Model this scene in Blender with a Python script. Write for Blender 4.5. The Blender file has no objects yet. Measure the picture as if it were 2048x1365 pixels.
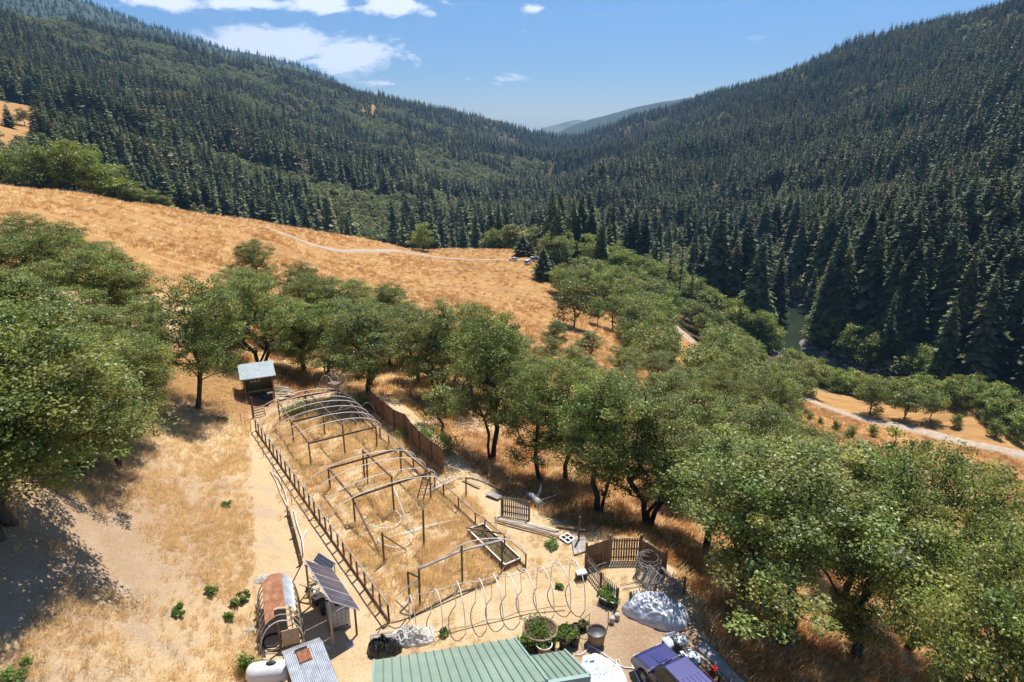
import bpy, bmesh, math, random
import numpy as np
from mathutils import Vector, Matrix, Euler
random.seed(7); np.random.seed(7)
R = math.radians
SC = bpy.context.scene
COL = SC.collection
# ------------------------------------------------------------------ camera, sky, sun, exposure
CAM_Z = 24.5; PITCH = R(18.3); FOC = 1365.0            # eye height above the yard, tilt, focal length in photo pixels
cam_d = bpy.data.cameras.new('camera'); cam = bpy.data.objects.new('camera', cam_d); COL.objects.link(cam)
cam.location = (0, 0, CAM_Z); cam.rotation_euler = (math.pi/2 - PITCH, 0, 0)
cam_d.sensor_width = 36.0; cam_d.lens = FOC/2048*36.0
cam_d.clip_start = 0.2; cam_d.clip_end = 60000
SC.camera = cam
SUN_EL = R(64); SUN_AZ = R(24)                          # azimuth clockwise from +Y
sun_dir = Vector((math.sin(SUN_AZ)*math.cos(SUN_EL), math.cos(SUN_AZ)*math.cos(SUN_EL), math.sin(SUN_EL)))
sd = bpy.data.lights.new('sun', 'SUN'); sd.energy = 5.0; sd.angle = R(0.53); sd.color = (1.0, 0.955, 0.88)
sun = bpy.data.objects.new('sun', sd); COL.objects.link(sun); sun.location = (0, 0, 300)
sun.rotation_euler = sun_dir.to_track_quat('Z', 'Y').to_euler()
W = bpy.data.worlds.new('World'); SC.world = W; W.use_nodes = True
SC.view_settings.view_transform = 'Standard'; SC.view_settings.look = 'None'
SC.view_settings.exposure = 0.5; SC.view_settings.gamma = 1.0; SC.view_settings.use_curve_mapping = False
SC.cycles.use_denoising = True
SC.cycles.max_bounces = 6; SC.cycles.diffuse_bounces = 2; SC.cycles.glossy_bounces = 2
SC.cycles.transmission_bounces = 4; SC.cycles.transparent_max_bounces = 8; SC.cycles.volume_bounces = 0
SC.cycles.use_adaptive_sampling = True; SC.cycles.adaptive_threshold = 0.02
SC.cycles.caustics_reflective = False; SC.cycles.caustics_refractive = False

# ------------------------------------------------------------------ surveying helpers
cp, sp = math.cos(PITCH), math.sin(PITCH)
def ray(px, py):
    """viewing direction of a photo pixel (2048 x 1365), from the drone"""
    u = (px-1024)/FOC; v = (682.5-py)/FOC
    return np.array([u, cp + v*sp, -sp + v*cp])
def at_range(px, py, r):
    d = ray(px, py); k = r/math.hypot(d[0], d[1]); return np.array([0, 0, CAM_Z]) + d*k
def at_height(px, py, z):
    d = ray(px, py); k = (z-CAM_Z)/d[2]; return np.array([0, 0, CAM_Z]) + d*k
def project(p):
    x, y, z = p[0], p[1], p[2]-CAM_Z
    dep = y*cp - z*sp; return 1024 + FOC*x/dep, 682.5 - FOC*(y*sp + z*cp)/dep
def build_world():
    nt = W.node_tree; N = nt.nodes; L = nt.links
    for n in list(N): N.remove(n)
    out = N.new('ShaderNodeOutputWorld'); bg = N.new('ShaderNodeBackground')
    sky = N.new('ShaderNodeTexSky'); sky.sky_type = 'NISHITA'; sky.sun_disc = False
    sky.sun_elevation = SUN_EL; sky.sun_rotation = SUN_AZ; sky.altitude = 900
    sky.air_density = 1.0; sky.dust_density = 0.0; sky.ozone_density = 4.0
    bg.inputs['Strength'].default_value = 0.095
    tc = N.new('ShaderNodeTexCoord'); sep = N.new('ShaderNodeSeparateXYZ'); L.new(tc.outputs['Generated'], sep.inputs[0])
    def math_(op, a, b=None, c=None):
        m = N.new('ShaderNodeMath'); m.operation = op
        for i, v in enumerate((a, b, c)):
            if v is None: continue
            if isinstance(v, (int, float)): m.inputs[i].default_value = v
            else: L.new(v, m.inputs[i])
        return m.outputs[0]
    az = math_('ARCTAN2', sep.outputs[0], sep.outputs[1]); el = math_('ARCSINE', sep.outputs[2])
    cmb = N.new('ShaderNodeCombineXYZ'); L.new(az, cmb.inputs[0]); L.new(math_('MULTIPLY', el, 2.3), cmb.inputs[1])
    def noise(scale, detail, rough, dist=0.0, off=0.0):
        n = N.new('ShaderNodeTexNoise'); n.inputs['Scale'].default_value = scale; n.inputs['Detail'].default_value = detail
        n.inputs['Roughness'].default_value = rough; n.inputs['Distortion'].default_value = dist
        mp = N.new('ShaderNodeMapping'); mp.inputs['Location'].default_value = (off, off*0.7, off*0.3)
        L.new(cmb.outputs[0], mp.inputs[0]); L.new(mp.outputs[0], n.inputs['Vector']); return n.outputs['Fac']
    n1 = noise(14, 9, 0.62, 0.5, 3.1); n2 = noise(34, 8, 0.62, 0.6, 8.0); n3 = noise(5.5, 8, 0.6, 0.3, 21.0)
    # banks of cumulus over the left ridge: (azimuth deg, elevation deg, half width, half height, weight)
    blobs = []
    for px, py, hw, hh, k in ((530,92,125,34,1.0),(600,88,110,30,1.0),(700,104,105,38,.95),(660,125,80,14,.8),(790,112,40,16,.55),(440,92,45,18,.7),(330,4,62,15,1.0),(500,8,90,13,1.0),(645,6,52,20,1.0),(785,10,66,20,1.0),
                              (862,28,26,8,.55),(1062,18,28,12,.55),(1025,157,44,9,.6),(985,168,24,5,.5),(760,166,34,7,.55),(938,158,16,5,.5),(1135,4,24,6,.45),(880,6,40,10,.4)):
        d = ray(px, py); d = d/np.linalg.norm(d); blobs.append((math.degrees(math.atan2(d[0], d[1])), math.degrees(math.asin(d[2])), math.degrees(hw/FOC*.92), math.degrees(hh/FOC*.92), k))
    tot = None
    for a, e, wa, we, k in blobs:
        da = math_('DIVIDE', math_('SUBTRACT', az, R(a)), R(wa)); de = math_('DIVIDE', math_('SUBTRACT', el, R(e)), R(we))
        g = math_('MULTIPLY', math_('EXPONENT', math_('MULTIPLY', math_('ADD', math_('MULTIPLY', da, da), math_('MULTIPLY', de, de)), -1.0)), k)
        tot = g if tot is None else math_('MAXIMUM', tot, g)
    # the same kind of scattered cumulus goes on above and around
    mr = N.new('ShaderNodeMapRange'); mr.inputs[1].default_value = 0.62; mr.inputs[2].default_value = 0.75
    L.new(n3, mr.inputs[0])
    hi = N.new('ShaderNodeMapRange'); hi.inputs[1].default_value = R(10.5); hi.inputs[2].default_value = R(16); L.new(el, hi.inputs[0])
    tot = math_('MAXIMUM', tot, math_('MULTIPLY', mr.outputs[0], hi.outputs[0]))
    mix_n = math_('ADD', math_('MULTIPLY', n1, 1.3), math_('MULTIPLY', n2, .7))
    dens = math_('ADD', math_('MULTIPLY', tot, 1.15), math_('MULTIPLY', math_('SUBTRACT', mix_n, 1.0), 1.5))
    dens = math_('SUBTRACT', dens, .30)
    st = N.new('ShaderNodeMapRange'); st.interpolation_type = 'SMOOTHSTEP'; st.inputs[1].default_value = 0.0; st.inputs[2].default_value = .55
    L.new(dens, st.inputs[0])
    # high thin cirrus streaks
    mp = N.new('ShaderNodeMapping'); mp.inputs['Scale'].default_value = (4, 42, 1); mp.inputs['Rotation'].default_value = (0, 0, R(-4)); L.new(cmb.outputs[0], mp.inputs[0])
    nz = N.new('ShaderNodeTexNoise'); nz.inputs['Scale'].default_value = 1.6; nz.inputs['Detail'].default_value = 7; nz.inputs['Roughness'].default_value = .6; L.new(mp.outputs[0], nz.inputs['Vector'])
    cr = N.new('ShaderNodeMapRange'); cr.inputs[1].default_value = .55; cr.inputs[2].default_value = .85; cr.inputs[4].default_value = .35; L.new(nz.outputs['Fac'], cr.inputs[0])
    hi2 = N.new('ShaderNodeMapRange'); hi2.inputs[1].default_value = R(5); hi2.inputs[2].default_value = R(10); L.new(el, hi2.inputs[0])
    cov = math_('MAXIMUM', st.outputs[0], math_('MULTIPLY', cr.outputs[0], hi2.outputs[0]))
    mx = N.new('ShaderNodeMixRGB'); L.new(cov, mx.inputs[0]); mx.inputs[2].default_value = (11.0, 11.2, 11.6, 1)
    # the blue of a clear, dry mountain sky
    hs = N.new('ShaderNodeHueSaturation'); hs.inputs['Saturation'].default_value = 1.1; hs.inputs['Value'].default_value = .80
    tn = N.new('ShaderNodeMixRGB'); tn.blend_type = 'MULTIPLY'; tn.inputs[0].default_value = 1; tn.inputs[2].default_value = (.88, .95, 1.08, 1); L.new(sky.outputs[0], tn.inputs[1]); L.new(tn.outputs[0], hs.inputs['Color']); L.new(hs.outputs[0], mx.inputs[1])
    L.new(mx.outputs[0], bg.inputs['Color']); L.new(bg.outputs[0], out.inputs['Surface'])
build_world()

# ------------------------------------------------------------------ terrain: height from surveyed control points
CTRL = []
def cr(px, py, r): p = at_range(px, py, r); CTRL.append(p)
def cz(px, py, z): p = at_height(px, py, z); CTRL.append(p)
def cw(az, r, z): a = R(az); CTRL.append(np.array([math.sin(a)*r, math.cos(a)*r, z]))
RIVER_Z = -76.0
# yard and surroundings (level)
for a in (-75, -45, -20, 0, 20): cw(a, 6, 0.4); cw(a, 16, 0.2)
for q in ((780,1240),(1050,1135),(520,840),(740,800),(900,950),(640,1000),(1200,1100),(1200,1250),(1000,1330),(1320,1340),(700,1340),(880,1100),(1250,1150)): cz(*q, 0.0)
# left bank
for q, z in (((540,1100),1.0),((480,1250),.8),((400,1000),1.8),((300,1250),3.0),((380,900),1.6),((430,850),1.0),((100,1350),4.6),((60,1150),6.0),((200,1050),4.2),((50,980),7.0),((400,1360),1.4)): cz(*q, z)
cw(-75, 40, 14); cw(-60, 70, 16); cw(-75, 120, 30); cw(-50, 45, 10); cw(-40, 60, 7.5); cw(-40, 110, 8); cw(-55, 200, 30); cw(-50, 160, 16)
# right flank falls away
for q, z in (((1560,1290),-2.2),((1195,1030),-1.8),((980,922),-2.4),((1300,1050),-3.0),((1450,1240),-1.0),((1420,1320),-.5),((1700,1365),-3.5)): cz(*q, z)
cw(20, 60, -9); cw(30, 50, -9); cw(45, 40, -9); cw(60, 40, -12); cw(75, 40, -12); cw(40, 75, -21); cw(60, 90, -32); cw(10, 70, -6.5); cw(0, 75, -5); cw(25, 95, -24); cw(12, 110, -17); cw(35, 120, -42)
cw(75, 25, -5); cw(50, 24, -3)
# river gravel road flat and the river
for q in ((2010,905),(1860,868),(1750,842),(1690,825)): cz(*q, -60)
cz(2040, 950, -58); cz(1700, 880, -55); cz(1560,760,-59); cz(1480,735,-57); cz(1385,690,-56); cz(1350,655,-55); cz(1420,650,-62)
for q in ((2048,872),(1900,822),(1760,775),(1620,722),(1570,690),(1585,655),(1560,610)): cz(*q, RIVER_Z)
cw(60, 150, -76); cw(75, 140, -74); cw(48, 190, -76)
cw(20, 400, -78); cw(16, 480, -80); cw(11, 560, -84); cw(6, 680, -88); cw(3, 900, -96); cw(3.5, 1300, -105); cw(4.5, 2000, -115)
# meadow
cr(0,378,225); cr(150,392,235); cr(300,415,250); cr(500,442,290); cr(620,462,315); cr(720,478,335); cr(900,497,350); cr(1070,500,360)
cr(330,560,112); cr(370,640,82); cr(500,520,185); cr(200,450,165); cr(60,420,150); cr(640,540,210); cr(690,500,280); cr(560,470,255); cr(850,505,335); cr(870,515,322); cr(1030,521,315); cr(1060,530,300)
cr(800,560,230); cr(900,600,170); cr(1080,640,185); cr(1000,620,180); cr(1100,560,265); cr(980,560,250); cr(760,600,160); cr(1200,640,215); cr(1180,700,160)
cr(600,770,68); cr(400,815,58); cr(480,770,63); cr(660,760,70)
# beyond the meadow crest the ground drops into the draw
cw(-34, 340, -16); cw(-25, 380, -32); cw(-18, 420, -62); cw(-10, 430, -74); cw(-4, 450, -78); cw(2, 470, -82); cw(-48, 400, 5); cw(-60, 500, 60)
# left hill
cr(0,240,700); cr(60,275,560); cr(0,300,520); cr(200,320,600); cr(400,415,560); cr(600,452,580); cr(800,470,600); cr(900,455,640)
cr(700,350,950); cr(600,270,1300); cr(800,300,1350); cr(400,220,1100); cr(950,340,1250); cr(1040,330,1400); cr(0,130,1150); cr(200,170,1200)
cr(0,35,1650); cr(150,60,1750); cr(300,97,1850); cr(500,132,2050); cr(620,165,2150); cr(700,192,2250); cr(900,228,2450); cr(1000,250,2500); cr(1080,275,2600); cr(1125,305,2700)
cw(-55, 900, 150); cw(-55, 1700, 420); cw(-70, 1200, 320)
cw(-37, 2600, 140); cw(-20, 2900, 40); cw(-5, 3100, -60); cw(4, 3200, -110); cw(-55, 2800, 380)
# right hill
cr(2048,12,1650); cr(1960,42,1700); cr(1800,88,1700); cr(1700,110,1750); cr(1630,136,1800); cr(1500,186,1950); cr(1400,212,2100); cr(1300,236,2200); cr(1200,266,2300); cr(1140,290,2400)
cr(1900,180,1150); cr(1900,330,720); cr(1900,470,480); cr(1900,620,345); cr(1950,790,245); cr(1750,720,300); cr(1650,640,345)
cr(1600,520,480); cr(1600,420,640); cr(1600,270,1150); cr(1400,420,740); cr(1250,460,640); cr(1150,400,900); cr(1150,340,1300); cr(1300,320,1250); cr(1450,560,430); cr(1300,520,500)
cw(48, 1500, 330); cw(60, 300, -10); cw(60, 700, 160); cw(60, 1600, 420); cw(70, 500, 60); cw(45, 2600, 250); cw(25, 2700, 120); cw(12, 3000, -20); cw(75, 1500, 400)
_P = np.array(CTRL); _r = np.hypot(_P[:,0], _P[:,1]); _UV = np.c_[np.arctan2(_P[:,0], _P[:,1])*1.6, np.log(_r)]; _Wv = _P[:,2]/_r
def _k(d2): return 0.5*d2*np.log(d2 + 1e-12)
def _fit(lam=2e-3):
    n = len(_UV); d2 = ((_UV[:,None]-_UV[None])**2).sum(-1)
    A = np.zeros((n+3, n+3)); A[:n,:n] = _k(d2) + lam*np.eye(n); A[:n,n] = 1; A[:n,n+1:] = _UV; A[n,:n] = 1; A[n+1:,:n] = _UV.T
    return np.linalg.solve(A, np.r_[_Wv, 0, 0, 0])
_C = _fit()
# value noise
_G = np.random.RandomState(3).rand(256, 256)
def vnoise(x, y):
    xi = np.floor(x).astype(int); yi = np.floor(y).astype(int); fx = x-xi; fy = y-yi
    fx = fx*fx*(3-2*fx); fy = fy*fy*(3-2*fy)
    g = lambda a, b: _G[a & 255, b & 255]
    return (g(xi,yi)*(1-fx)+g(xi+1,yi)*fx)*(1-fy) + (g(xi,yi+1)*(1-fx)+g(xi+1,yi+1)*fx)*fy
def fbm(x, y, o=4):
    s = 0; a = .5
    for i in range(o): s = s + a*(vnoise(x+17.3*i, y-9.1*i)-.5); x = x*2.03; y = y*2.03; a *= .5
    return s
def seg_dist(x, y, pts):
    d = np.full(np.shape(x), 1e9)
    for (ax, ay), (bx, by) in zip(pts[:-1], pts[1:]):
        vx, vy = bx-ax, by-ay; t = np.clip(((x-ax)*vx+(y-ay)*vy)/(vx*vx+vy*vy+1e-9), 0, 1)
        d = np.minimum(d, np.hypot(x-ax-t*vx, y-ay-t*vy))
    return d
def in_poly(x, y, poly):
    c = np.zeros(np.shape(x), bool); n = len(poly)
    for i in range(n):
        ax, ay = poly[i]; bx, by = poly[i-1]
        if ay == by: continue
        c ^= ((ay > y) != (by > y)) & (x < (bx-ax)*(y-ay)/(by-ay)+ax)
    return c
def sstep(a, b, x): t = np.clip((x-a)/(b-a), 0, 1); return t*t*(3-2*t)
PAD = [tuple(at_height(px, py, 0)[:2]) for px, py in ((596,1180),(498,838),(560,800),(700,775),(800,800),(990,985),(1150,1060),(1300,1075),(1390,1210),(1420,1365),(1300,1500),(640,1500))]
RIVER = [tuple(at_height(px, py, RIVER_Z)[:2]) for px, py in ((2300,960),(2048,884),(1930,838),(1810,797),(1720,768),(1640,735),(1575,700),(1570,680),(1592,655),(1575,625),(1540,600))]
RIVER = [(330, 40), (250, 95)] + RIVER + [tuple(at_height(1500,575,-78)[:2]), (150, 420), (110, 540), (70, 680), (50, 900), (80, 1300)]
def height(x, y):
    x = np.asarray(x, float); y = np.asarray(y, float); sh = x.shape; xf = x.ravel(); yf = y.ravel()
    out = np.empty(len(xf))
    for i in range(0, len(xf), 20000):
        xs = xf[i:i+20000]; ys = yf[i:i+20000]; r = np.maximum(np.hypot(xs, ys), 3.0)
        u = np.c_[np.arctan2(xs, ys)*1.6, np.log(r)]
        d2 = (u[:,0:1]-_UV[None,:,0])**2 + (u[:,1:2]-_UV[None,:,1])**2
        w = _k(d2) @ _C[:len(_UV)] + _C[-3] + u @ _C[-2:]
        z = w*r
        rough = sstep(30, 300, r)
        z = z + rough*(fbm(xs/55, ys/55)*6*np.clip(r/500, .3, 2) + fbm(xs/210+5, ys/210, 4)*r*.022)
        z = z + fbm(xs/7, ys/7)*.4*(1-.8*sstep(90, 220, r)) + fbm(xs/1.7, ys/1.7, 2)*.12*(1-sstep(45, 100, r))
        # terraced pad of the yard, cut into the bank on the left
        d = seg_dist(xs, ys, PAD+PAD[:1]); ins = in_poly(xs, ys, PAD); sd_ = np.where(ins, d, -d)
        m = sstep(-1.6, .6, sd_)*(r < 130)
        z = z*(1-m) + m*(fbm(xs/4, ys/4, 3)*.16 + fbm(xs/.9, ys/.9, 2)*.05)
        # river channel
        dr = seg_dist(xs, ys, RIVER); half = 6.0
        rm = (1-sstep(half, half+13, dr))*(1-sstep(430, 640, r)); rz = RIVER_Z - np.clip((r-330)*.03, 0, 14)
        z = z*(1-rm) + rm*(rz - 1.2*(1-sstep(half*.5, half+3, dr)) + .5)
        out[i:i+20000] = z
    return out.reshape(sh)
def hz(x, y): return float(height(np.array([x]), np.array([y]))[0])
_TS = np.exp(np.linspace(math.log(8), math.log(4000), 280))
def ground(px, py, rmin=0):
    """where the line of sight through a photo pixel meets the ground"""
    d = ray(px, py); h = math.hypot(d[0], d[1]); t = _TS[_TS > rmin]/h
    P = d[None]*t[:,None]; P[:,2] += CAM_Z
    g = height(P[:,0], P[:,1]); below = np.nonzero(P[:,2] < g)[0]
    if len(below) == 0: return None
    i = below[0]; a, b = t[max(i-1,0)], t[i]
    for _ in range(12):
        m = (a+b)/2; q = d*m
        if q[2]+CAM_Z < hz(q[0], q[1]): b = m
        else: a = m
    q = d*b; return Vector((q[0], q[1], hz(q[0], q[1])))
# ------------------------------------------------------------------ materials
MATS = {}
def mat(name, cols, scale=4, detail=5, rough=.85, bump=0, bscale=30, metal=0, spec=.25, rand=0, stretch=(1,1,1), trans=0, coat=0, attr=None, alpha=None, rot=(0,0,0)):
    m = bpy.data.materials.new(name); m.use_nodes = True; nt = m.node_tree; N = nt.nodes; L = nt.links; b = N['Principled BSDF']
    tc = N.new('ShaderNodeTexCoord'); mp = N.new('ShaderNodeMapping'); mp.inputs['Scale'].default_value = stretch; mp.inputs['Rotation'].default_value = rot
    L.new(tc.outputs['Object'], mp.inputs[0])
    if len(cols) > 1:
        nz = N.new('ShaderNodeTexNoise'); nz.inputs['Scale'].default_value = scale; nz.inputs['Detail'].default_value = detail; nz.inputs['Roughness'].default_value = .62
        L.new(mp.outputs[0], nz.inputs['Vector']); rp = N.new('ShaderNodeValToRGB'); L.new(nz.outputs['Fac'], rp.inputs[0])
        e = rp.color_ramp.elements
        while len(e) < len(cols): e.new(.5)
        for i, c in enumerate(cols): e[i].position = .32 + .36*i/(len(cols)-1); e[i].color = (*c, 1)
        col = rp.outputs[0]
    else:
        rgb = N.new('ShaderNodeRGB'); rgb.outputs[0].default_value = (*cols[0], 1); col = rgb.outputs[0]
    if attr:
        a = N.new('ShaderNodeAttribute'); a.attribute_name = attr; mu = N.new('ShaderNodeMixRGB'); mu.blend_type = 'MULTIPLY'; mu.inputs[0].default_value = 1
        L.new(col, mu.inputs[1]); L.new(a.outputs['Color'], mu.inputs[2]); col = mu.outputs[0]
    if rand:
        oi = N.new('ShaderNodeObjectInfo'); hs = N.new('ShaderNodeHueSaturation'); mr = N.new('ShaderNodeMapRange')
        mr.inputs[3].default_value = 1-rand; mr.inputs[4].default_value = 1+rand; L.new(oi.outputs['Random'], mr.inputs[0]); L.new(mr.outputs[0], hs.inputs['Value'])
        m2 = N.new('ShaderNodeMath'); m2.operation = 'FRACT'; m3 = N.new('ShaderNodeMath'); m3.operation = 'MULTIPLY'; m3.inputs[1].default_value = 7.13; L.new(oi.outputs['Random'], m3.inputs[0]); L.new(m3.outputs[0], m2.inputs[0])
        mh = N.new('ShaderNodeMapRange'); mh.inputs[3].default_value = .5-.05*rand; mh.inputs[4].default_value = .5+.045*rand; L.new(m2.outputs[0], mh.inputs[0]); L.new(mh.outputs[0], hs.inputs['Hue'])
        L.new(col, hs.inputs['Color']); col = hs.outputs[0]
    L.new(col, b.inputs['Base Color'])
    b.inputs['Roughness'].default_value = rough; b.inputs['Metallic'].default_value = metal; b.inputs['Specular IOR Level'].default_value = spec
    if coat: b.inputs['Coat Weight'].default_value = coat; b.inputs['Coat Roughness'].default_value = .08
    if bump:
        bz = N.new('ShaderNodeTexNoise'); bz.inputs['Scale'].default_value = bscale; bz.inputs['Detail'].default_value = 4; L.new(mp.outputs[0], bz.inputs['Vector'])
        bp = N.new('ShaderNodeBump'); bp.inputs['Strength'].default_value = bump; bp.inputs['Distance'].default_value = .05; L.new(bz.outputs['Fac'], bp.inputs['Height']); L.new(bp.outputs[0], b.inputs['Normal'])
    if trans:
        tr = N.new('ShaderNodeBsdfTranslucent'); ms = N.new('ShaderNodeMixShader'); ms.inputs[0].default_value = trans
        ht = N.new('ShaderNodeHueSaturation'); ht.inputs['Value'].default_value = 1.25; ht.inputs['Saturation'].default_value = 1.12; L.new(col, ht.inputs['Color']); L.new(ht.outputs[0], tr.inputs['Color'])
        L.new(b.outputs[0], ms.inputs[1]); L.new(tr.outputs[0], ms.inputs[2]); L.new(ms.outputs[0], N['Material Output'].inputs['Surface'])
    if alpha is not None: b.inputs['Alpha'].default_value = alpha
    MATS[name] = m; return m
mat('bark', [(.035,.028,.022),(.075,.062,.05),(.13,.115,.10)], 6, bump=.6, bscale=14, stretch=(1,1,.3))
mat('bark_red', [(.06,.04,.03),(.10,.07,.05)], 6, bump=.5, bscale=14, stretch=(1,1,.3))
mat('oak_leaf', [(.165,.195,.042),(.22,.25,.06),(.285,.30,.105)], .55, 5, rough=.45, spec=.4, rand=.18, trans=.36, attr='tint')
mat('oak_leaf_bright', [(.18,.225,.042),(.235,.28,.062),(.28,.315,.09)], .5, 5, rough=.45, spec=.4, rand=.18, trans=.36, attr='tint')
mat('far_leaf', [(.18,.205,.07),(.24,.26,.10),(.28,.295,.135)], .2, 4, rough=.5, spec=.35, rand=.22, trans=.3, attr='tint')
mat('needle', [(.085,.112,.042),(.12,.148,.055),(.16,.182,.07)], .3, 4, rough=.55, spec=.25, rand=.4, trans=.2, attr='tint')
mat('needle_olive', [(.15,.155,.05),(.20,.20,.07),(.25,.24,.09)], .3, 4, rough=.55, spec=.25, rand=.35, trans=.22, attr='tint')
mat('needle_brown', [(.09,.065,.04),(.14,.10,.06)], .3, 4, rough=.6, rand=.25, trans=.1)
mat('straw', [(.68,.49,.24),(.78,.61,.35),(.84,.72,.49)], 2.0, 3, rough=.6, spec=.3, rand=.18, trans=.55, attr='tint')
mat('straw_orange', [(.46,.235,.085),(.58,.33,.13),(.70,.46,.21)], .8, 3, rough=.6, rand=.2, trans=.45, attr='tint')
mat('weed_green', [(.13,.21,.045),(.20,.30,.07)], 6, 3, rough=.5, rand=.2, trans=.45, attr='tint')

# ------------------------------------------------------------------ mesh helpers
def mesh_np(name, V, F, mats, tint=None, smooth=False):
    """mesh from numpy arrays; all faces share one vertex count"""
    V = np.asarray(V, np.float32); F = np.asarray(F, np.int32); n = F.shape[1]
    me = bpy.data.meshes.new(name); me.vertices.add(len(V)); me.vertices.foreach_set('co', V.ravel())
    me.loops.add(F.size); me.loops.foreach_set('vertex_index', F.ravel())
    me.polygons.add(len(F)); me.polygons.foreach_set('loop_start', np.arange(0, F.size, n, dtype=np.int32))
    me.polygons.foreach_set('loop_total', np.full(len(F), n, np.int32))
    if tint is not None:
        a = me.color_attributes.new('tint', 'FLOAT_COLOR', 'POINT'); c = np.ones((len(V), 4), np.float32); c[:, :3] = tint; a.data.foreach_set('color', c.ravel())
    for m in (mats if isinstance(mats, (list, tuple)) else [mats]): me.materials.append(MATS[m] if isinstance(m, str) else m)
    me.update(calc_edges=True)
    if smooth: me.polygons.foreach_set('use_smooth', np.ones(len(F), bool))
    return me
def link(o, parent=None):
    COL.objects.link(o)
    if parent is not None: o.parent = parent
    return o
def tag(o, label=None, cat=None, group=None, kind=None):
    if label: o['label'] = label
    if cat: o['category'] = cat
    if group: o['group'] = group
    if kind: o['kind'] = kind
    return o
def empty(name, loc=(0,0,0), rz=0, label=None, cat=None, group=None):
    o = bpy.data.objects.new(name, None); o.location = loc; o.rotation_euler = (0,0,rz); o.empty_display_size = .3; COL.objects.link(o)
    return tag(o, label, cat, group)
def mobj(name, me, parent=None, loc=None, rz=None, scale=None):
    o = bpy.data.objects.new(name, me); link(o, parent)
    if loc is not None: o.location = loc
    if rz is not None: o.rotation_euler = (0,0,rz)
    if scale is not None: o.scale = scale if isinstance(scale, (tuple, list, Vector)) else (scale,)*3
    return o
class MB:
    """collects boxes, bars, tubes and sheets for one mesh"""
    def __init__(s): s.v = []; s.f = []; s.sm = []
    def add(s, vs, fs, smooth=False):
        k = len(s.v); s.v += [tuple(v) for v in vs]; s.f += [[i+k for i in f] for f in fs]; s.sm += [smooth]*len(fs); return s
    def box(s, c, size, rz=0, M=None):
        a, b, d = (q/2 for q in size); vs = [Vector((x,y,z)) for z in (-d,d) for x, y in ((-a,-b),(a,-b),(a,b),(-a,b))]
        Q = M if M is not None else Matrix.Rotation(rz, 4, 'Z'); c = Vector(c)
        return s.add([c + (Q @ v) for v in vs], [(3,2,1,0),(4,5,6,7),(0,1,5,4),(1,2,6,5),(2,3,7,6),(3,0,4,7)])
    def bar(s, a, b, w, h=None, up=(0,0,1)):
        """rectangular bar from a to b"""
        a = Vector(a); b = Vector(b); d = (b-a).normalized(); u = Vector(up)
        if abs(d.dot(u)) > .98: u = Vector((0,1,0))
        x = d.cross(u).normalized()*w/2; y = x.cross(d).normalized()*(h or w)/2
        return s.add([a-x-y, a+x-y, a+x+y, a-x+y, b-x-y, b+x-y, b+x+y, b-x+y], [(3,2,1,0),(4,5,6,7),(0,1,5,4),(1,2,6,5),(2,3,7,6),(3,0,4,7)])
    def tube(s, pts, r, n=6, closed=False, caps=True):
        pts = [Vector(p) for p in pts]; m = len(pts); rs = r if isinstance(r, (list, tuple)) else [r]*m; rings = []; prev = None
        for i, p in enumerate(pts):
            if closed: d = pts[(i+1) % m]-pts[i-1]
            else: d = pts[min(i+1, m-1)]-pts[max(i-1, 0)]
            d.normalize()
            if prev is None:
                u = Vector((0,0,1)) if abs(d.z) < .9 else Vector((1,0,0)); x = d.cross(u).normalized()
            else:
                x = prev - d*prev.dot(d); x = x.normalized() if x.length > 1e-6 else d.orthogonal().normalized()
            prev = x; y = d.cross(x)
            rings.append([p + (x*math.cos(t)+y*math.sin(t))*rs[i] for t in (2*math.pi*k/n for k in range(n))])
        vs = [q for g in rings for q in g]; fs = []
        for i in range(m if closed else m-1):
            j = (i+1) % m
            for k in range(n): fs.append((i*n+k, i*n+(k+1) % n, j*n+(k+1) % n, j*n+k))
        s.add(vs, fs, True)
        if caps and not closed:
            k = len(s.v)-len(vs); s.f += [[k+q for q in range(n-1,-1,-1)], [k+(m-1)*n+q for q in range(n)]]; s.sm += [False]*2
        return s
    def lathe(s, prof, n=16, c=(0,0,0), wob=0):
        c = Vector(c); vs = []
        for r, z in prof:
            for k in range(n): t = 2*math.pi*k/n; q = r*(1+wob*math.sin(3*t+z*9)); vs.append(c + Vector((q*math.cos(t), q*math.sin(t), z)))
        fs = [(i*n+k, i*n+(k+1) % n, (i+1)*n+(k+1) % n, (i+1)*n+k) for i in range(len(prof)-1) for k in range(n)]
        return s.add(vs, fs, True)
    def prism(s, poly, depth, M=None):
        """polygon in local xz, extruded along y by depth (centred)"""
        n = len(poly); M = M or Matrix(); vs = [M @ Vector((x, y, z)) for y in (-depth/2, depth/2) for x, z in poly]
        return s.add(vs, [tuple(range(n)), tuple(range(2*n-1, n-1, -1))] + [(i, i+n, (i+1) % n+n, (i+1) % n) for i in range(n)])
    def mesh(s, name, m):
        me = bpy.data.meshes.new(name); me.from_pydata(s.v, [], s.f)
        for q in (m if isinstance(m, (list, tuple)) else [m]): me.materials.append(MATS[q] if isinstance(q, str) else q)
        me.polygons.foreach_set('use_smooth', s.sm); me.update(); return me
    def obj(s, name, m, parent=None, loc=None, rz=None):
        return mobj(name, s.mesh(name, m), parent, loc, rz)
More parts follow.
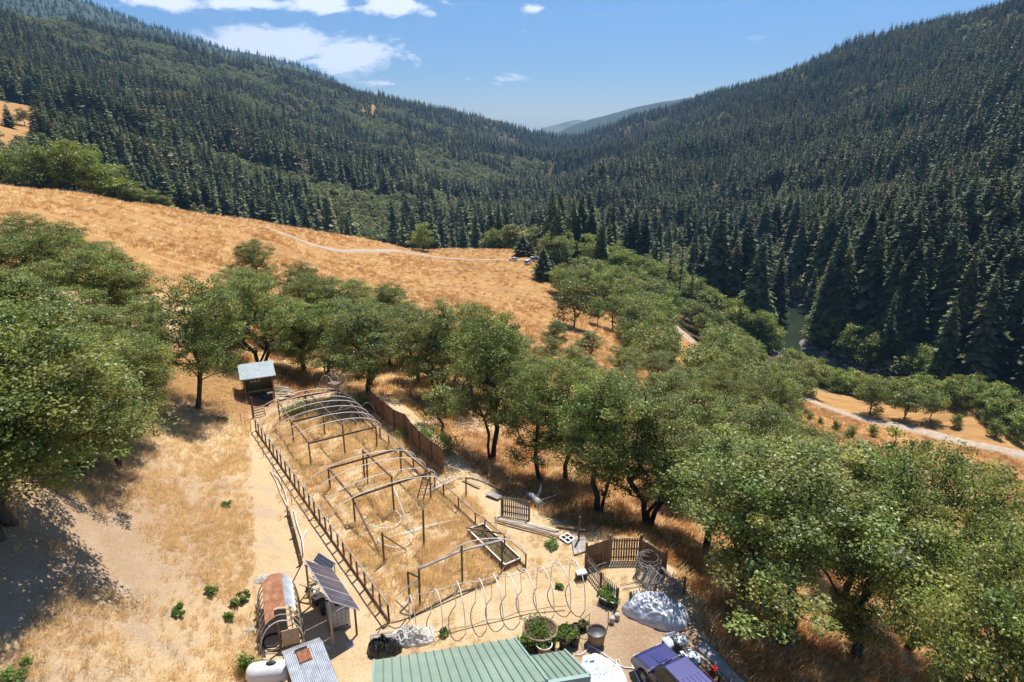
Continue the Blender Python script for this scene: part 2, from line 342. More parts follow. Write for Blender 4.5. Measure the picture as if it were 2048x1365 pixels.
def grid_sheet(fn, nu, nv, thick=0):
    """sheet fn(u,v)->(x,y,z), with thickness along z"""
    mb = MB(); vs = [fn(i/nu, j/nv) for j in range(nv+1) for i in range(nu+1)]; n = nu+1
    fs = [(j*n+i, j*n+i+1, (j+1)*n+i+1, (j+1)*n+i) for j in range(nv) for i in range(nu)]
    mb.add(vs, fs, True)
    if thick:
        mb.add([(x, y, z-thick) for x, y, z in vs], [f[::-1] for f in fs], True); k = len(vs)
        edge = [i for i in range(n)] + [j*n+nu for j in range(1, nv+1)] + [nv*n+i for i in range(nu-1,-1,-1)] + [j*n for j in range(nv-1,0,-1)]
        m = len(edge); mb.f += [[edge[i], edge[i]+k, edge[(i+1) % m]+k, edge[(i+1) % m]] for i in range(m)]; mb.sm += [False]*m
    return mb
def copy_tree(o, parent=None):
    c = o.copy(); COL.objects.link(c); c.parent = parent
    for ch in o.children: copy_tree(ch, c)
    return c

def scatter(name, pts, scl, rz, idx, protos, label, cat, tilt=None):
    """one 'stuff' object: small plants of a few kinds, instanced on its own points"""
    me = bpy.data.meshes.new(name); P = np.asarray(pts, np.float32); me.vertices.add(len(P)); me.vertices.foreach_set('co', P.ravel())
    sc = np.asarray(scl, np.float32)
    if sc.ndim == 1: sc = np.repeat(sc[:, None], 3, 1)
    a = me.attributes.new('scl', 'FLOAT_VECTOR', 'POINT'); a.data.foreach_set('vector', sc.ravel())
    ro = np.zeros((len(P), 3), np.float32); ro[:, 2] = rz
    if tilt is not None: ro[:, :2] = tilt
    a = me.attributes.new('rot', 'FLOAT_VECTOR', 'POINT'); a.data.foreach_set('vector', ro.ravel())
    a = me.attributes.new('idx', 'INT', 'POINT'); a.data.foreach_set('value', np.asarray(idx, np.int32))
    o = mobj(name, me); tag(o, label, cat, kind='stuff')
    c = bpy.data.collections.new(name+'_kinds')
    for k, pm in enumerate(protos): c.objects.link(bpy.data.objects.new('%s_kind_%02d' % (name, k), pm))
    ng = bpy.data.node_groups.new(name+'_nodes', 'GeometryNodeTree'); ng.interface.new_socket('Geometry', in_out='INPUT', socket_type='NodeSocketGeometry'); ng.interface.new_socket('Geometry', in_out='OUTPUT', socket_type='NodeSocketGeometry')
    N = ng.nodes; L = ng.links; gi = N.new('NodeGroupInput'); go = N.new('NodeGroupOutput'); iop = N.new('GeometryNodeInstanceOnPoints'); ci = N.new('GeometryNodeCollectionInfo')
    ci.inputs['Collection'].default_value = c; ci.inputs['Separate Children'].default_value = True; ci.inputs['Reset Children'].default_value = True
    mp = N.new('GeometryNodeMeshToPoints'); L.new(gi.outputs[0], mp.inputs['Mesh']); L.new(mp.outputs[0], iop.inputs['Points'])
    def na(nm, ty):
        q = N.new('GeometryNodeInputNamedAttribute'); q.data_type = ty; q.inputs['Name'].default_value = nm; return q.outputs['Attribute']
    L.new(ci.outputs[0], iop.inputs['Instance']); iop.inputs['Pick Instance'].default_value = True
    L.new(na('idx', 'INT'), iop.inputs['Instance Index']); L.new(na('scl', 'FLOAT_VECTOR'), iop.inputs['Scale'])
    er = N.new('FunctionNodeEulerToRotation'); L.new(na('rot', 'FLOAT_VECTOR'), er.inputs[0]); L.new(er.outputs[0], iop.inputs['Rotation'])
    L.new(iop.outputs[0], go.inputs[0]); md = o.modifiers.new('scatter', 'NODES'); md.node_group = ng
    return o
# ------------------------------------------------------------------ plant kinds
def leaf_cloud(C, rad, n, size, rng, flat=.62, up=.55, tint_amp=.22):
    """n leaves round every clump centre; folded four-cornered leaves"""
    k = len(C); c = np.repeat(C, n, 0); rr = np.repeat(rad, n)
    d = rng.normal(size=(k*n, 3)); d /= np.linalg.norm(d, axis=1)[:, None]; q = rng.rand(k*n)**.45
    p = c + d*(q*rr)[:, None]*np.array([1, 1, flat])
    nrm = rng.normal(size=(k*n, 3)) + d*.5 + np.array([0, 0, up*1.6]); nrm /= np.linalg.norm(nrm, axis=1)[:, None]
    t = rng.normal(size=(k*n, 3)); t -= nrm*(t*nrm).sum(1)[:, None]; t /= np.linalg.norm(t, axis=1)[:, None]; b = np.cross(nrm, t)
    s = size*(.65 + .7*rng.rand(k*n))[:, None]
    V = np.stack([p - t*s*.5, p + b*s*.32 + nrm*s*.10, p + t*s*.5, p - b*s*.32 + nrm*s*.10], 1).reshape(-1, 3)
    F = np.arange(len(V)).reshape(-1, 4)
    ct = 1 + tint_amp*rng.normal(size=(k, 1)); ct = np.clip(ct, .55, 1.6); warm = rng.normal(size=(k, 1))*.08
    tc = np.c_[ct*(1+warm), ct, ct*(1-warm*.5)]
    lt = np.repeat(tc, n, 0)*np.clip(1 + .16*rng.normal(size=(k*n, 1)), .6, 1.5)
    return V, F, np.repeat(lt, 4, 0)
def oak(seed, H, Rc, nclump, nleaf, leaf, stems=1, lean=0., base=.28, leafmat='oak_leaf', crad=.95, twig=True, droop=0.):
    rng = np.random.RandomState(seed)
    # clumps in an uneven crown: several overlapping lobes
    nl = 12; lob = []
    for i in range(nl):
        a = 2.4*i + rng.rand()*.8; f = (i+.5)/nl; hh = base + (.93-base)*(.12 + .80*f); prof = math.sin(math.pi*min(1, .22+.72*f))**.7
        rr = Rc*(.30 + .42*rng.rand())*prof
        lob.append((rr*math.cos(a)+lean*H*hh*.8, rr*math.sin(a), H*(hh + .05*rng.normal()), Rc*(.30 + .16*rng.rand())*(.75+.35*prof), H*(.085 + .06*rng.rand())))
    lob.append((lean*H*.55, 0, H*.62, Rc*.42, H*.2))
    C = []; tries = 0
    while len(C) < nclump and tries < 60000:
        tries += 1; l = lob[rng.randint(len(lob))]; d = rng.normal(size=3); d /= np.linalg.norm(d); q = rng.rand()**.35
        p = np.array([l[0]+d[0]*q*l[3], l[1]+d[1]*q*l[3], l[2]+d[2]*q*l[4]])
        if droop: p[2] -= droop*max(0, math.hypot(p[0], p[1])-Rc*.6)*rng.rand()
        if p[2] < H*base*.55 or p[2] > H: continue
        if C and np.min(((np.array(C)-p)**2).sum(1)) < (crad*.74)**2: continue
        C.append(p)
    C = np.array(C); top = C[:, 2].max(); 
    C[:, 2] = np.where(C[:, 2] > H*base, H*base + (C[:, 2]-H*base)*(H*.965-H*base)/(top-H*base), C[:, 2])
    # limbs: every clump hangs on the nearest fork below it
    nodes = []; par = []
    for sidx in range(stems):
        a = rng.rand()*6.28; off = np.array([math.cos(a), math.sin(a), 0])*(.12*H*.3 if stems > 1 else 0); prev = -1
        for k in range(6):
            t = k/5; sway = np.array([rng.normal()*.05*H*t, rng.normal()*.05*H*t, 0])
            nodes.append(np.array([lean*H*.55*t, 0, H*.55*t - (.3 if k == 0 else 0)]) + off*(.25 + 2.4*t) + sway); par.append(prev); prev = len(nodes)-1
    order = np.argsort(np.hypot(C[:, 0]-lean*H*.4, C[:, 1]) + .5*np.abs(C[:, 2]-H*.5))
    tips = []
    for ci in order:
        p = C[ci]; A = np.array(nodes); d = np.linalg.norm(A-p, axis=1) + np.maximum(0, A[:, 2]-p[2]+.3)*1.3 + (A[:, 2] < H*.12)*50; j = int(np.argmin(d))
        q = nodes[j]; m = q*.5 + p*.5 + np.array([rng.normal()*.18, rng.normal()*.18, .12*np.linalg.norm(p-q)*rng.rand()])
        nodes.append(m); par.append(j); nodes.append(p); par.append(len(nodes)-2); tips.append(len(nodes)-1)
    cnt = np.zeros(len(nodes)); 
    for t in tips: 
        j = t
        while j >= 0: cnt[j] += 1; j = par[j]
    rad = .012*H*.1 + .0068*H*(cnt/max(cnt.max(), 1))**.52*2.0
    mb = MB()
    for i, pa in enumerate(par):
        if pa < 0: continue
        if not twig and cnt[i] < 2: continue
        ra, rb = rad[pa], rad[i]; ra = min(ra, rb*1.6)
        if par[pa] < 0: ra *= 1.35
        mb.tube([nodes[pa], nodes[i]], [ra, rb], 7 if rb > .09 else 4, caps=False)
    V, F, T = leaf_cloud(C, crad*(.6 + .7*rng.rand(len(C))), nleaf, leaf, rng)
    return mb.mesh('trunk', 'bark'), mesh_np('crown', V, F, leafmat, T)
def conifer(seed, H, Rb, lev, nb, sub, sparse=0., m='needle', clear=.06, wid=.2):
    rng = np.random.RandomState(seed); V = []; F = []; T = []
    def tri(a, b, c, t):
        k = len(V); V.extend([a, b, c]); F.append((k, k+1, k+2)); T.extend([t]*3)
    for i in range(lev):
        t = ((i + rng.rand()*.7)/lev)**.92; z = H*(clear + (.985-clear)*t); R0 = Rb*(1-t)**.8*(.85 + .3*rng.rand()) + .22
        if t < .12: R0 *= .6 + 3.3*t
        for k in range(nb):
            if rng.rand() < sparse: continue
            a = 2*math.pi*(k + rng.rand()*.9)/nb + i*1.9; L = R0*(.6 + .6*rng.rand()); dz = -L*(.22 + .3*rng.rand()) if t < .8 else L*(.25 - .3*rng.rand())
            d = np.array([math.cos(a), math.sin(a), 0]); s = np.array([-d[1], d[0], 0]); o = np.array([0, 0, z])
            tip = o + d*L + np.array([0, 0, dz]); shade = np.clip(1 + .24*rng.normal(), .5, 1.7); w = L*wid*(.8 + .5*rng.rand()) + .12
            tc = (shade*(1+.06*rng.normal()), shade, shade*.95)
            for j in range(sub):
                f0 = (j + .25*rng.rand())/sub; p0 = o + (tip-o)*f0; p0[2] += L*.07*math.sin(f0*3.14); p1 = o + (tip-o)*min(1., f0 + 1.1/sub + .12)
                wl = w*(1.2 - f0*.8)*(.7 + .6*rng.rand())
                for sg in (-1, 1):
                    e = p0 + s*sg*wl*(1.1 if sub > 1 else 1) + d*wl*.9 + np.array([0, 0, -wl*(.1 + .6*rng.rand())]); tri(p0 - s*sg*.05*L, e, p1, tc)
    mb = MB(); mb.tube([(0,0,-.8),(0,0,H*.5),(0,0,H*.98)], [H*.011+.05, H*.007, .02], 6, caps=False)
    return mb.mesh('trunk', 'bark_red'), mesh_np('crown', np.array(V), np.array(F), m, np.array(T))
def joined(pair, name):
    """trunk and crown as one small mesh for far woods"""
    bm = bmesh.new(); t, c = pair; n0 = len(t.polygons)
    bm.from_mesh(c); 
    for f in bm.faces: f.material_index = 0
    me = bpy.data.meshes.new(name); 
    bm2 = bmesh.new(); bm2.from_mesh(t)
    lay = bm.verts.layers.float_color.get('tint')
    vm = {v: bm.verts.new(v.co) for v in bm2.verts}
    for v in vm.values(): v[lay] = (1,1,1,1)
    for f in bm2.faces:
        q = bm.faces.new([vm[v] for v in f.verts]); q.material_index = 1
    bm.to_mesh(me); me.materials.append(c.materials[0]); me.materials.append(t.materials[0]); bm.free(); bm2.free(); return me
def grass_clump(seed, n, h, spread, w, lean=.5, m='straw'):
    rng = np.random.RandomState(seed); a = rng.rand(n)*6.283; rr = spread*np.sqrt(rng.rand(n)); b = np.c_[np.cos(a)*rr, np.sin(a)*rr, np.full(n, -.03)]
    th = rng.rand(n)*6.283; L = h*(.45 + .75*rng.rand(n)); ln = lean*(.3 + rng.rand(n)); wind = np.array([.35, -.15])
    tip = b + np.c_[(np.cos(th)*ln + wind[0]*lean)*L, (np.sin(th)*ln + wind[1]*lean)*L, L*(1-.3*ln)]
    s = np.c_[-np.sin(th), np.cos(th), np.zeros(n)]*(w*(.6 + .8*rng.rand(n)))[:, None]
    V = np.stack([b-s, b+s, tip], 1).reshape(-1, 3); t = np.clip(1 + .2*rng.normal(size=(n, 1)), .5, 1.5)
    return mesh_np('tuft', V, np.arange(len(V)).reshape(-1, 3), m, np.repeat(np.repeat(t, 3, 1), 3, 0))
# near oaks (metres at natural size), middle-distance oaks, conifers
OAKS = [oak(11, 12.5, 4.7, 205, 165, .14, base=.20, crad=.78), oak(12, 12.5, 4.5, 180, 165, .14, stems=3, base=.22, crad=.78), oak(13, 12.5, 4.8, 190, 165, .14, lean=.12, base=.22, crad=.78),
        oak(14, 12.5, 3.8, 160, 165, .14, stems=2, base=.30, crad=.76), oak(15, 12.5, 5.8, 260, 175, .135, base=.2, droop=.5, crad=.8), oak(16, 12.5, 5.0, 185, 170, .135, base=.38, crad=.76)]
OAKB = oak(21, 12.5, 4.7, 180, 160, .145, stems=2, leafmat='oak_leaf_bright', base=.28, crad=.78)
MIDO = [oak(31, 12, 5.2, 80, 60, .42, crad=1.35, twig=False), oak(32, 12, 4.6, 70, 60, .42, stems=2, crad=1.3, twig=False), oak(33, 12, 5.8, 90, 56, .44, crad=1.4, twig=False, base=.2)]
MIDB = [oak(41, 12, 5.0, 80, 55, .45, crad=1.4, twig=False, leafmat='oak_leaf_bright', base=.14), oak(42, 12, 4.4, 70, 55, .45, stems=2, crad=1.4, twig=False, leafmat='oak_leaf_bright', base=.12)]
RIPO = [oak(45+k, 7, 3.4, 55, 60, .36, stems=2, crad=1.1, twig=False, leafmat='oak_leaf_bright', base=.04) for k in range(2)]
FARO = [joined(oak(51+k, 12, 5.4+.4*k, 34, 26, .95, crad=2.0, twig=False, leafmat='far_leaf', base=.1), 'far_oak') for k in range(3)]
SAPL = oak(61, 5, 1.5, 36, 60, .15, stems=1, base=.22, crad=.55)
CONO = [conifer(75, 26, 5.0, 48, 9, 5, .1, 'needle_olive'), conifer(76, 26, 4.4, 50, 8, 5, .15, 'needle_olive')]
CONI = [conifer(71, 26, 5.2, 48, 9, 5), conifer(72, 26, 4.6, 50, 9, 5, .08), conifer(73, 26, 5.8, 46, 9, 5, .05), conifer(74, 26, 4.2, 52, 8, 5, .12)]
SPARSE = [conifer(81, 30, 2.7, 44, 6, 4, .42, clear=.2), conifer(82, 30, 2.4, 44, 5, 4, .45, clear=.3)]
SNAG = conifer(83, 24, 2.0, 30, 5, 3, .5, 'needle_brown', clear=.15)
FARC = [joined(conifer(91+k, 26, (5.2, 4.6, 5.8, 4.2)[k], 25, 8, 2, (.05, .12, 0, .12)[k], wid=.27), 'far_conifer') for k in range(4)] + [joined(conifer(191+k, 26, (4.8, 5.4)[k], 25, 8, 2, (.1, .18)[k], 'needle_olive', wid=.27), 'far_conifer') for k in range(2)] + [joined(conifer(195, 24, 2.6, 20, 6, 2, .4, 'needle_brown', wid=.2), 'far_snag')]
TUFTS = [grass_clump(101, 42, .42, .26, .011), grass_clump(102, 36, .55, .30, .012, .7), grass_clump(103, 30, .28, .28, .010, .9)]
OTUFT = [grass_clump(111, 40, .55, .5, .022, .6, 'straw_orange'), grass_clump(112, 34, .45, .6, .022, .9, 'straw_orange'), grass_clump(113, 34, .6, .5, .022, .7, 'straw')]
GTUFT = [grass_clump(121, 40, .35, .22, .014, .6, 'weed_green')]
# ------------------------------------------------------------------ the ground
def gpts(L): return [tuple(ground(px, py).xy) for px, py in L]
MEADOW = [tuple(at_range(px, py, r)[:2]) for px, py, r in ((-500,330,215),(-200,350,225),(0,376,234),(150,390,244),(300,413,258),(500,440,298),(620,460,324),(720,476,344),(900,496,362),(1075,499,372))] \
  + gpts([(1082,545),(1122,572),(1112,600),(1195,612),(1255,645),(1245,705)]) + [(25,130),(25,60),(-10,55),(-30,40),(-60,40),(-110,60)]
CLEAR = [gpts([(-90,200),(0,202),(60,208),(97,220),(100,262),(60,296),(0,300),(-90,300)]), gpts([(715,215),(740,208),(760,222),(752,240),(722,238)]),
         gpts([(1690,215),(1735,212),(1750,232),(1700,250)]), gpts([(1565,290),(1590,285),(1600,320),(1570,325)]), gpts([(1930,225),(1960,222),(1962,245),(1930,246)])]
ROAD_PTS = [tuple(ground(px, py).xy) for px, py in ((2300,985),(2120,935),(2010,903),(1930,886),(1860,868),(1800,853),(1745,843),(1690,828))] \
  + [tuple(ground(px, py).xy) for px, py in ((1620,802),(1540,765),(1470,730),(1400,693),(1365,667),(1335,640))]
DRIVE = gpts([(1075,522),(1000,521),(930,520),(870,515),(800,503),(740,503),(690,503),(640,495),(600,482),(560,466),(530,456)])
naz, nr = 470, 600
A_, R_ = np.meshgrid(np.radians(np.linspace(-62, 66, naz)), np.exp(np.linspace(math.log(7), math.log(3300), nr)))
TX = np.sin(A_)*R_; TY = np.cos(A_)*R_; TZ = height(TX, TY)
_i = np.arange(nr-1)[:, None]*naz + np.arange(naz-1)[None]
terr = mesh_np('ground', np.c_[TX.ravel(), TY.ravel(), TZ.ravel()], np.stack([_i, _i+1, _i+1+naz, _i+naz], -1).reshape(-1, 4), [], smooth=True)
x, y, r = TX.ravel(), TY.ravel(), R_.ravel()
def soft_poly(x, y, poly, w):
    d = seg_dist(x, y, poly + poly[:1]); return sstep(-w, w, np.where(in_poly(x, y, poly), d, -d) + fbm(x/9, y/9)*w*1.2)
meadow = soft_poly(x, y, MEADOW, 6); near = 1-sstep(215, 275, r + fbm(x/30, y/30)*60)
open_ = np.maximum(meadow, near)
for c in CLEAR: open_ = np.maximum(open_, in_poly(x, y, c))
d_road = np.minimum(seg_dist(x, y, ROAD_PTS), 1e9); d_river = seg_dist(x, y, RIVER)
shade_slope = sstep(35, 70, d_river)
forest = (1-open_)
yard = soft_poly(x, y, PAD, 2.5)*(r < 120)
bank = np.exp(-((x+23)/11)**2 - ((y-30)/17)**2)
soil = np.clip(np.maximum(bank*.85, .95*np.exp(-((x-7.0)/5.5)**2 - ((y-26.5)/4.2)**2)), 0, 1)
oakfloor = sstep(.3, .9, 1-yard)*(1-sstep(130, 230, r))*sstep(-.22, .06, np.arctan2(x, y) + fbm(x/10, y/10)*.3)
oakfloor = np.maximum(oakfloor, (1-yard)*np.exp(-((x+24)/16)**2 - ((y-60)/9)**2))
gravel = (1-sstep(6, 13, d_river + fbm(x/12, y/12)*14))*(r < 520)
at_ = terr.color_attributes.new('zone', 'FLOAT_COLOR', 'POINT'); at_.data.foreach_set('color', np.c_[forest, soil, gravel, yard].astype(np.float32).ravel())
at_ = terr.color_attributes.new('zone2', 'FLOAT_COLOR', 'POINT'); at_.data.foreach_set('color', np.c_[np.maximum(meadow*sstep(70, 120, r), sstep(85, 135, r)*open_), oakfloor, yard*0, yard*0+1].astype(np.float32).ravel())
def ground_mat():
    m = bpy.data.materials.new('dry_ground'); m.use_nodes = True; nt = m.node_tree; N = nt.nodes; L = nt.links; b = N['Principled BSDF']
    b.inputs['Roughness'].default_value = .95; b.inputs['Specular IOR Level'].default_value = .1
    g = N.new('ShaderNodeNewGeometry')
    def nz(scale, det=6, rough=.62, st=(1,1,1), rot=0):
        mp = N.new('ShaderNodeMapping'); mp.inputs['Scale'].default_value = st; mp.inputs['Rotation'].default_value = (0,0,rot); L.new(g.outputs['Position'], mp.inputs[0])
        n = N.new('ShaderNodeTexNoise'); n.inputs['Scale'].default_value = scale; n.inputs['Detail'].default_value = det; n.inputs['Roughness'].default_value = rough; L.new(mp.outputs[0], n.inputs['Vector']); return n.outputs['Fac']
    def ramp(f, cols, lo=.3, hi=.7):
        rp = N.new('ShaderNodeValToRGB'); L.new(f, rp.inputs[0]); e = rp.color_ramp.elements
        while len(e) < len(cols): e.new(.5)
        for i, c in enumerate(cols): e[i].position = lo + (hi-lo)*i/(len(cols)-1); e[i].color = (*c, 1)
        return rp.outputs[0]
    def mix(f, a, b_, mode='MIX'):
        q = N.new('ShaderNodeMixRGB'); q.blend_type = mode
        if isinstance(f, float): q.inputs[0].default_value = f
        else: L.new(f, q.inputs[0])
        L.new(a, q.inputs[1]); L.new(b_, q.inputs[2]); return q.outputs[0]
    def edge(f, n, sharp=.25):
        """zone weight broken up by noise"""
        a = N.new('ShaderNodeMath'); a.operation = 'ADD'; L.new(f, a.inputs[0]); s = N.new('ShaderNodeMath'); s.operation = 'MULTIPLY_ADD'; L.new(n, s.inputs[0]); s.inputs[1].default_value = 1.3; s.inputs[2].default_value = -.65; L.new(s.outputs[0], a.inputs[1])
        r_ = N.new('ShaderNodeMapRange'); r_.interpolation_type = 'SMOOTHSTEP'; r_.inputs[1].default_value = .5-sharp; r_.inputs[2].default_value = .5+sharp; L.new(a.outputs[0], r_.inputs[0]); return r_.outputs[0]
    za = N.new('ShaderNodeAttribute'); za.attribute_name = 'zone'; z = N.new('ShaderNodeSeparateColor'); L.new(za.outputs['Color'], z.inputs[0])
    zb = N.new('ShaderNodeAttribute'); zb.attribute_name = 'zone2'; z2 = N.new('ShaderNodeSeparateColor'); L.new(zb.outputs['Color'], z2.inputs[0])
    fine = nz(9, 8, .7); mid = nz(.55, 6); big = nz(.045, 6, .6); streak = nz(.10, 7, .66, (1, 3.2, 1), R(28)); streak2 = nz(.6, 5, .65, (1, 3.5, 1), R(35))
    # straw and tan dirt of the yard and bank
    straw = ramp(mid, [(.46,.30,.15),(.58,.41,.22),(.66,.50,.31),(.72,.58,.40)])
    straw = mix(.5, straw, ramp(fine, [(.34,.22,.11),(.58,.42,.24),(.74,.60,.41)]))
    # oak floor: redder dead grass
    floor = mix(.45, ramp(mid, [(.27,.135,.06),(.40,.215,.10),(.50,.31,.16)]), ramp(fine, [(.22,.11,.05),(.38,.22,.11),(.52,.36,.2)]))
    # meadow: orange gold with pale combed streaks and dull patches
    mea = ramp(streak, [(.17,.085,.038),(.31,.155,.06),(.41,.22,.08),(.54,.33,.135),(.64,.45,.22)], .3, .72)
    mea = mix(.4, mea, ramp(streak2, [(.26,.125,.048),(.41,.22,.08),(.58,.37,.16)])); mea = mix(.25, mea, ramp(big, [(.26,.15,.07),(.46,.27,.10),(.56,.36,.15)]))
    soil = mix(.5, ramp(mid, [(.30,.19,.11),(.42,.29,.18),(.54,.42,.30)]), ramp(fine, [(.22,.13,.075),(.40,.27,.165),(.58,.46,.33)]))
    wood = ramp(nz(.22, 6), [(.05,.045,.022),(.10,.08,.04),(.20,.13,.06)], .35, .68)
    grav = ramp(nz(1.1, 8, .75), [(.13,.12,.10),(.22,.20,.18),(.33,.31,.28)])
    col = mix(edge(z2.outputs[1], big), straw, floor)
    col = mix(edge(z.outputs[1], mid), col, soil)
    col = mix(edge(z2.outputs[0], mid, .3), col, mea)
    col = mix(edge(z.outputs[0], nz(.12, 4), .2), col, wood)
    col = mix(edge(z.outputs[2], nz(.35, 4), .2), col, grav)
    L.new(col, b.inputs['Base Color'])
    bp = N.new('ShaderNodeBump'); bp.inputs['Strength'].default_value = .8; bp.inputs['Distance'].default_value = .12; L.new(nz(5, 8, .7), bp.inputs['Height']); L.new(bp.outputs[0], b.inputs['Normal'])
    return m
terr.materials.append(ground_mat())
tag(mobj('ground', terr), kind='structure')

def ribbon(name, pts, half, m, lift=.15, sub=10, wob=0., flat_z=None, kind='structure', label=None):
    P = []
    for i in range(len(pts)-1):
        p0 = np.array(pts[max(i-1,0)]); p1 = np.array(pts[i]); p2 = np.array(pts[i+1]); p3 = np.array(pts[min(i+2,len(pts)-1)])
        for k in range(sub):
            t = k/sub; P.append(.5*((2*p1) + (-p0+p2)*t + (2*p0-5*p1+4*p2-p3)*t*t + (-p0+3*p1-3*p2+p3)*t**3))
    P.append(np.array(pts[-1])); P = np.array(P); D = np.gradient(P, axis=0); D /= np.linalg.norm(D, axis=1)[:, None]; Nn = np.c_[-D[:,1], D[:,0]]
    V = []; nc = 6; ii = np.arange(len(P)); hwl = half*(1 + wob*2*fbm(ii*.37, ii*0+2.2)); hwr = half*(1 + wob*2*fbm(ii*.37, ii*0+8.7))
    for i in range(len(P)):
        for j in range(nc+1):
            f = 2*j/nc-1; q = P[i] + Nn[i]*(hwl[i] if f < 0 else hwr[i])*f; V.append((q[0], q[1], 0))
    V = np.array(V)
    if flat_z is None:
        cz_ = height(P[:,0], P[:,1]); ez = height(V[:,0], V[:,1]); z = np.maximum(ez, np.repeat(cz_, nc+1)-.5*half) + lift; z.reshape(-1, nc+1)[:, [0, nc]] -= lift+.3
        V[:,2] = z
    else: V[:,2] = flat_z
    k = np.arange(len(P)-1)[:, None]*(nc+1) + np.arange(nc)[None]; F = np.stack([k, k+1, k+nc+2, k+nc+1], -1).reshape(-1, 4)
    o = mobj(name, mesh_np(name, V, F, m, smooth=True)); return tag(o, label, kind=kind)
mat('gravel_road', [(.36,.27,.19),(.45,.35,.26),(.52,.43,.33)], .8, 8, rough=.95, spec=.1)
ribbon('gravel_road', ROAD_PTS, 3.0, 'gravel_road', .3, wob=.5)
ribbon('dirt_drive', DRIVE, 2.0, 'gravel_road', .35, wob=.8)
def water_mat():
    m = mat('water', [(.020,.034,.020),(.036,.052,.03)], .05, 3, rough=.08, spec=.5); nt = m.node_tree; N = nt.nodes; b = N['Principled BSDF']
    bz = N.new('ShaderNodeTexNoise'); bz.inputs['Scale'].default_value = .9; bz.inputs['Detail'].default_value = 4; tc = N.new('ShaderNodeTexCoord'); nt.links.new(tc.outputs['Object'], bz.inputs['Vector'])
    bp = N.new('ShaderNodeBump'); bp.inputs['Strength'].default_value = .25; bp.inputs['Distance'].default_value = .3; nt.links.new(bz.outputs['Fac'], bp.inputs['Height']); nt.links.new(bp.outputs[0], b.inputs['Normal'])
water_mat()
ribbon('river', RIVER[:-5], 7.8, 'water', flat_z=RIVER_Z-.1, wob=.35)

# far hills beyond the valley mouth and above the left ridge
mat('far_forest', [(.03,.045,.02),(.05,.07,.03),(.08,.095,.045)], .02, 8, rough=.95, bump=1.0, bscale=.06)
mat('far_grass_hill', [(.10,.12,.05),(.16,.17,.07),(.24,.2,.09)], .004, 6, rough=.95)
def ridge(name, prof, r, depth, drop, m, amp):
    us = np.array([p[0] for p in prof], float); vs = np.array([p[1] for p in prof], float); n = 90; nd = 14
    U = np.linspace(us[0], us[-1], n); top = np.array([at_range(u, v, r) for u, v in zip(U, np.interp(U, us, vs))]); V = []
    for j in range(-nd, nd+1):
        f = j/nd
        for i in range(n):
            p = top[i]; k = 1 + f*depth/r; z = p[2] - drop*(abs(f)**1.35) + (amp*fbm(np.array([i*.22+3]), np.array([f*2.6]))[0]*2*(.12+abs(f)))
            V.append((p[0]*k, p[1]*k, z))
    k = np.arange(2*nd)[:, None]*n + np.arange(n-1)[None]; F = np.stack([k, k+1, k+n+1, k+n], -1).reshape(-1, 4)
    return tag(mobj(name, mesh_np(name, np.array(V), F, m, smooth=True)), kind='structure'), np.array(V)
_, HILL_L = ridge('far_hill', ((-700,-270),(-300,-150),(60,-34),(130,-8),(253,36),(342,64),(393,79),(450,97),(513,110),(547,118),(600,132),(642,147),(700,180),(800,225),(900,270)), 3900, 1500, 520, 'far_forest', 60)
ridge('far_hill', ((960,330),(1030,300),(1100,272),(1135,256),(1180,240),(1230,226),(1290,210),(1345,200),(1420,192),(1500,182)), 5400, 1500, 420, 'far_forest', 60)
ridge('far_hill', ((900,300),(1000,285),(1060,270),(1085,257),(1110,250),(1140,242),(1155,239),(1175,245),(1200,252),(1250,262)), 9500, 1800, 420, 'far_grass_hill', 60)
# ------------------------------------------------------------------ woods on the hillsides
rs = np.random.RandomState(5)
def sample_woods(n):
    g = np.linspace(150, 3000, 4000); w = g/(1+(g/800)**2); c = np.cumsum(w); c /= c[-1]
    r = np.interp(rs.rand(n), c, g); a = np.radians(-52 + 106*rs.rand(n)); return np.sin(a)*r, np.cos(a)*r, r, a
wx, wy, wr, wa = sample_woods(150000)
ok = ~in_poly(wx, wy, MEADOW)
for c in CLEAR[:1]: ok &= ~in_poly(wx, wy, c)
for c in CLEAR[1:]: ok &= ~in_poly(wx, wy, c) | (rs.rand(len(wx)) < .35)
d_rv = seg_dist(wx, wy, RIVER); d_rd = seg_dist(wx, wy, ROAD_PTS)
_ri = np.array(RIVER); side = np.zeros(len(wx))
_best = np.full(len(wx), 1e9)
for (ax, ay), (bx, by) in zip(RIVER[:-1], RIVER[1:]):
    vx, vy = bx-ax, by-ay; t = np.clip(((wx-ax)*vx+(wy-ay)*vy)/(vx*vx+vy*vy), 0, 1); d = np.hypot(wx-ax-t*vx, wy-ay-t*vy); u = d < _best
    _best = np.where(u, d, _best); side = np.where(u, np.sign(vx*(wy-ay)-vy*(wx-ax)), side)
west = (side > 0) & (wr < 420)                                     # the yard's side of the river
ok &= ((d_rv > 9) | (wr > 520)) & (d_rd > 5.5)
ok &= ~(west & (wr < 300) & (wa > R(-5)))                           # that flank is planted tree by tree below
ok &= ~((wr < 260) & (wa < R(8))); ok &= ~((wr < 440) & (wa < R(-2)))
ok &= ~(~west & (wr < 420) & (wa > 0) & (d_rv < 10))
ok &= rs.rand(len(wx)) < (.55 + .45*sstep(400, 1400, wr))*(.22 + .68*sstep(-.13, .07, fbm(wx/70+31, wy/70) + .5*fbm(wx/22, wy/22)))
patch = fbm(wx/95, wy/95, 4) + .5*fbm(wx/340+9, wy/340, 3)
lefthill = (wx < 30 + .02*wy)
pb = np.where(lefthill, .10 + 7.0*np.clip(patch+.04, 0, .4), .035 + 4*np.clip(patch-.11, 0, .4))
